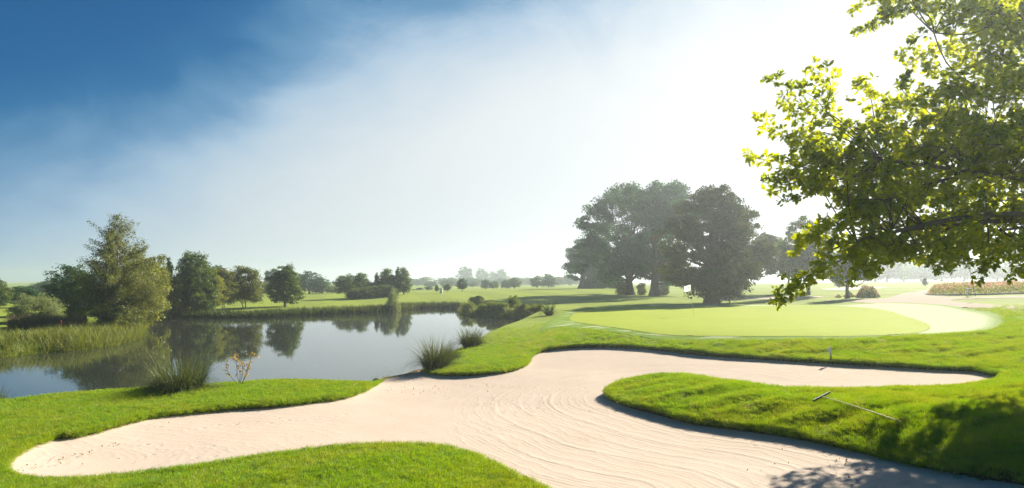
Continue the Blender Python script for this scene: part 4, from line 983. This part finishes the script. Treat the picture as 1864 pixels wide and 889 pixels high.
A = Acc(); fc = np.array([top[0] - fw * .42, top[1] - .035, top[2] - fh * .62]); s = fh * .42
box(A, fc + np.array([0, 0, s * .45]), (s * .55, .006, s * .15)); from mathutils import Euler
box(A, fc + np.array([s * .08, -.004, 0]), (s * .15, .006, s * .95), Euler((0, R(18), 0))); obj('numeral', A.mesh('numeral', M['grey']), fl_)

# rake lying on the turf
def on(px, py, up=0): p = onground(px, py); p[2] += up; return p
h0, h1 = on(1481, 741, .09), on(1510, 728, .11); h0[2] += .05; h1[2] += .05; hm = (h0 + h1) / 2; hend = on(1641, 784, .15)
e = empty('rake', hm); tag(e, 'bunker rake with a black head and pale wooden handle lying on the turf', 'rake')
A = Acc(); ax = h1 - h0; ln = np.linalg.norm(ax); rq = Vector(ax).to_track_quat('X', 'Z').to_euler(); box(A, (0, 0, 0), (ln, .03, .038), rq)
rake_head = obj('head', A.mesh('head', M['black']), e)
for k in range(14):
    c = ax * ((k + .5) / 14 - .5); A = Acc(); cyl(A, c, c + np.array([0, 0, -.07]), .007, .003, 5); obj('tooth', A.mesh('tooth', M['black']), rake_head)
A = Acc(); Pk = [np.zeros(3) + (hend - hm) * t + np.array([0, 0, .015 * math.sin(t * math.pi)]) for t in np.linspace(.0, 1, 10)]; A.add(*tube(np.array(Pk), np.full(10, .011), 8)); obj('handle', A.mesh('handle', M['wood'], True), e)
# bar in the grass edge bottom left
b0, b1 = on(86, 871, .07), on(145, 868.5, .06); bm = (b0 + b1) / 2; ax = b1 - b0
e = empty('edging_bar', bm); tag(e, 'dark topped bar lying along the sand edge at bottom left', 'bar')
rq = Vector(ax).to_track_quat('X', 'Z').to_euler(); A = Acc(); box(A, (0, 0, 0), (np.linalg.norm(ax), .03, .05), rq); obj('side', A.mesh('side', M['bar']), e)
A = Acc(); box(A, (0, 0, .033), (np.linalg.norm(ax) + .01, .036, .012), rq); obj('cap', A.mesh('cap', M['black']), e)
# marker post on the bank below the green
p = on(1513, 655); e = empty('marker_post', p); tag(e, 'short black and white marker standing in the bank below the green', 'marker')
A = Acc(); cyl(A, (0, 0, -.05), (-.03, 0, .42), .026, .022, 10); obj('post', A.mesh('post', M['black'], True), e)
A = Acc(); cyl(A, (-.008, -.012, .12), (-.034, -.012, .46), .021, .018, 8); obj('strip', A.mesh('strip', M['white'], True), e)
A = Acc(); box(A, (-.085, 0, .32), (.07, .02, .17), Euler((0, R(-6), 0))); obj('plate', A.mesh('plate', M['white']), e)
# red stake in the left reeds
p = WD(111, 41.5, .9); A = Acc(); cyl(A, (0, 0, 0), (0, 0, 1.0), .06, .05, 8); v = A.mesh('red_stake', M['red'], True)
o = obj('red_stake', v); o.location = (p[0], p[1], gz1(p[0], p[1]) - .1); tag(o, 'small red stake among the reeds on the left bank', 'stake')
# white tee marker on the hill
p = on(803, 534); A = Acc(); box(A, (0, 0, .45), (.5, .5, .9)); box(A, (0, 0, .95), (.7, .7, .12)); o = obj('white_box', A.mesh('white_box', M['white'])); o.location = p; tag(o, 'small white box beside the little trees on the fairway hill', 'box')
# staked pole and white stand by the flower bed
p = on(1777, 539); e = empty('stake', p); tag(e, 'tall thin stake leaning beside the flower bed', 'stake')
A = Acc(); dd = p[1] / F; cyl(A, (0, 0, -.2), (-14 * dd, 0, 58 * dd), .035, .025, 6); obj('pole', A.mesh('pole', M['stake'], True), e)
p = on(1762, 541); e = empty('white_stand', p); tag(e, 'white stand with a small board in front of the flower bed', 'stand')
A = Acc(); cyl(A, (-.02, 0, 0), (-2 * dd, 0, 15 * dd), .05, .05, 8); obj('leg', A.mesh('leg', M['white'], True), e)
A = Acc(); cyl(A, (7 * dd, 0.1, 0), (5 * dd, 0.1, 15 * dd), .02, .02, 8); obj('leg', A.mesh('leg', M['stake'], True), e)
A = Acc(); box(A, (1.5 * dd, 0, 15 * dd), (10 * dd, .25, .06)); obj('board', A.mesh('board', M['white']), e)
# stones where sand meets water
G = 'stones at the water edge of the bunker'
def rock(A, s, seed):
    r_ = np.random.default_rng(seed); import bmesh
    bm_ = bmesh.new(); bmesh.ops.create_icosphere(bm_, subdivisions=2, radius=1)
    V = np.array([v.co[:] for v in bm_.verts]); Fq = np.array([[v.index for v in f.verts] for f in bm_.faces]); bm_.free()
    V = V * (1 + .16 * np.sin(V @ r_.normal(size=(3, 1)) * 3 + 1) + .1 * np.sin(V @ r_.normal(size=(3, 1)) * 5)); return V * np.array(s), Fq
for k, (a, b, s, mt, lb) in enumerate([(703,693.5,.14,'stone','dark stone at the left end of the row'),(712,692.5,.07,'pale_stone','small pale stone right of the leftmost dark one'),(720,692,.09,'pale_stone','low tan stone in the middle of the row'),(729,689,.13,'stone','dark stone right of the middle of the row'),(735,688,.06,'pale_stone','tiny pale stone in the row'),(741,685,.11,'stone','dark stone at the right end of the row'),(757,681.5,.08,'stone','dark stone below the drooping sedge clump'),(688,695,.2,'pale_stone','flat pale stone where the turf ends at the water')]):
    p = on(a, b); V, Fq = rock(None, (s, s * .7, s * .5), k); o = obj('stone', mesh('stone', V, Fq, M[mt], smooth=True)); o.location = (p[0], p[1], max(p[2], 0) + s * .25); o.rotation_euler = (0, 0, k * 1.3)
    tag(o, lb + ' where sand meets the pond', 'stone', G)
# flower bed and rose bushes
def bed(name, outline, h, nl, nf, label, kind=None, cat=None, d_leaf=.16, seed=1):
    r_ = np.random.default_rng(seed); poly = np.array(outline); Lc = []; Fc = []
    lo, hi = poly.min(0), poly.max(0); q = r_.uniform(lo, hi, (nl * 4, 2)); dd_ = sdf(q[:, 0], q[:, 1], poly); q = q[dd_ < -.1][:nl]; dd_ = dd_[dd_ < -.1][:nl]
    z = ground(q[:, 0], q[:, 1]); hh = h * (.7 + .3 * fbm(q[:, 0], q[:, 1], 1.6, seed)) * smooth01(-dd_ / .8)
    u = r_.uniform(0, 1, len(q))**.6; L3 = np.stack([q[:, 0], q[:, 1], z + hh * u], -1)
    V, Fq = leaf_quads(L3, d_leaf, r_)
    k = r_.choice(len(q), nf); F3 = np.stack([q[k, 0], q[k, 1], z[k] + hh[k] * r_.uniform(.7, 1.15, nf)], -1) + r_.normal(0, .05, (nf, 3)); V2, F2 = leaf_quads(F3, d_leaf * .8, r_, .9)
    return (V, Fq, np.repeat(r_.uniform(0, 1, len(q)), 4)), (V2, F2, np.repeat(np.clip(fbm(F3[:, 0], F3[:, 1], .6, 4) * .8 + .55 + r_.uniform(-.3, .3, nf), 0, 1), 4))
BED = spline(np.array([onground(a, b)[:2] for a, b in [(1685,536),(1700,530),(1760,526),(1850,525),(2000,524),(2000,533),(1864,535.5),(1790,537.5),(1720,538.5)]]), 5)
l, f = bed('b', BED, 1.15, 30000, 6000, '', seed=6)
e = empty('flower_bed', (0, 0, 0)); tag(e, 'long bed of pink and red roses beside the gravel path', 'flower bed')
o1 = obj('foliage', mesh('foliage', l[0], l[1], M['leaf_yellow'], {'tint': l[2]}), e); o1['kind'] = 'stuff'
o2 = obj('blossoms', mesh('blossoms', f[0], f[1], M['petal'], {'tint': f[2]}), e); o2['kind'] = 'stuff'
Kp = np.concatenate([BED, BED[:1]]); A = Acc(); A.add(*tube(np.concatenate([Kp, ground(Kp[:, 0], Kp[:, 1])[:, None] + .05], 1), np.full(len(Kp), .09), 6)); obj('edging', A.mesh('edging', M['pale_stone'], True), e)
for k, (pts_, lb) in enumerate([([(1556,542),(1560,537),(1580,536),(1601,538),(1602,542),(1580,543)], 'rose bush with red blooms right of the young tree'), ([(1534,541),(1540,537),(1555,538),(1556,541.5)], 'small bush left of the rose bush behind the young tree'),([(1518,542),(1524,539),(1533,540),(1530,543)], 'tiny leftmost bush by the young tree')]):
    q = spline(np.array([onground(a, b)[:2] for a, b in pts_]), 4); l, f = bed('b', q, [1.3, .8, .6][k], [9000, 4000, 2000][k], [900, 60, 60][k], '', seed=20 + k, d_leaf=.13)
    c = q.mean(0); e = empty('rose_bush', (0, 0, 0)); tag(e, lb, 'bush'); obj('foliage', mesh('foliage', l[0], l[1], M['leaf_mid'], {'tint': l[2]}), e); obj('blossoms', mesh('blossoms', f[0], f[1], M['petal'], {'tint': f[2] * .5}), e)
# fallen leaves and twigs on the turf and sand edge
r_ = np.random.default_rng(8); LP = []
for (x0, x1, y0, y1, n) in ((30, 220, 800, 850, 50), (1500, 1864, 715, 860, 120), (100, 900, 820, 889, 40), (700, 900, 684, 700, 60), (1250, 1800, 800, 889, 22), (0, 600, 700, 760, 40)):
    for _ in range(n):
        a, b = r_.uniform(x0, x1), r_.uniform(y0, y1)
        if x0 == 30: b = 860 - (a - 20) * .31 + r_.normal(0, 4); b = max(b, 790)
        p = W(a, b, .8 if a > 1200 else .6); zz = max(gz1(p[0], p[1]), 0 if sdf(p[None, 0], p[None, 1], BUNK)[0] > 0 else float(SANDF(p[None, 0], p[None, 1])[0])); LP.append((p[0], p[1], zz + (.05 if sdf(p[None, 0], p[None, 1], BUNK)[0] > 0 else .015)))
V, Fq = leaf_quads(np.array(LP), .042, r_, .6); o = obj('fallen_leaves', mesh('fallen_leaves', V, Fq, leafmat('fallen_leaf', (.16, .07, .02), (.50, .36, .20), .2), {'tint': np.repeat(r_.uniform(0, 1, len(LP)), 4)})); tag(o, 'brown fallen leaves strewn on turf and sand', kind='stuff')
# specks of pondweed near the stones
q = np.array([W(r_.normal(715, 26), abs(r_.normal(0, 11)) * -1 + 688, .004) for _ in range(500)]); q = q[sdf(q[:, 0], q[:, 1], POND) < -.1]; q[:, 2] = .006
V, Fq = leaf_quads(q, .05, r_); V[:, 2] = .006 + (V[:, 2] - .006) * .03; tag(obj('pondweed', mesh('pondweed', V, Fq, M['leaf_dark'], {'tint': np.repeat(r_.uniform(0, 1, len(q)), 4)})), 'specks of weed on the water off the stones', kind='stuff')

# ------------------------------------------------------------------ haze
hm_, t, o_ = material('morning_haze'); pv = t.nodes.new('ShaderNodeVolumePrincipled'); pv.inputs['Density'].default_value = HAZE; pv.inputs['Color'].default_value = (.86, .95, 1., 1); pv.inputs['Anisotropy'].default_value = .62
t.links.new(pv.outputs[0], o_.inputs['Volume'])
gmin = min(float(Z.min()), -2) - 1
A = Acc(); x0, x1, y0, y1, z0, z1 = -1500, 1500, -60, 1500, gmin, 27.5; box(A, ((x0 + x1) / 2, (y0 + y1) / 2, (z0 + z1) / 2), (x1 - x0, y1 - y0, z1 - z0))
tag(obj('haze', A.mesh('haze', hm_)), 'thin morning haze', kind='stuff')
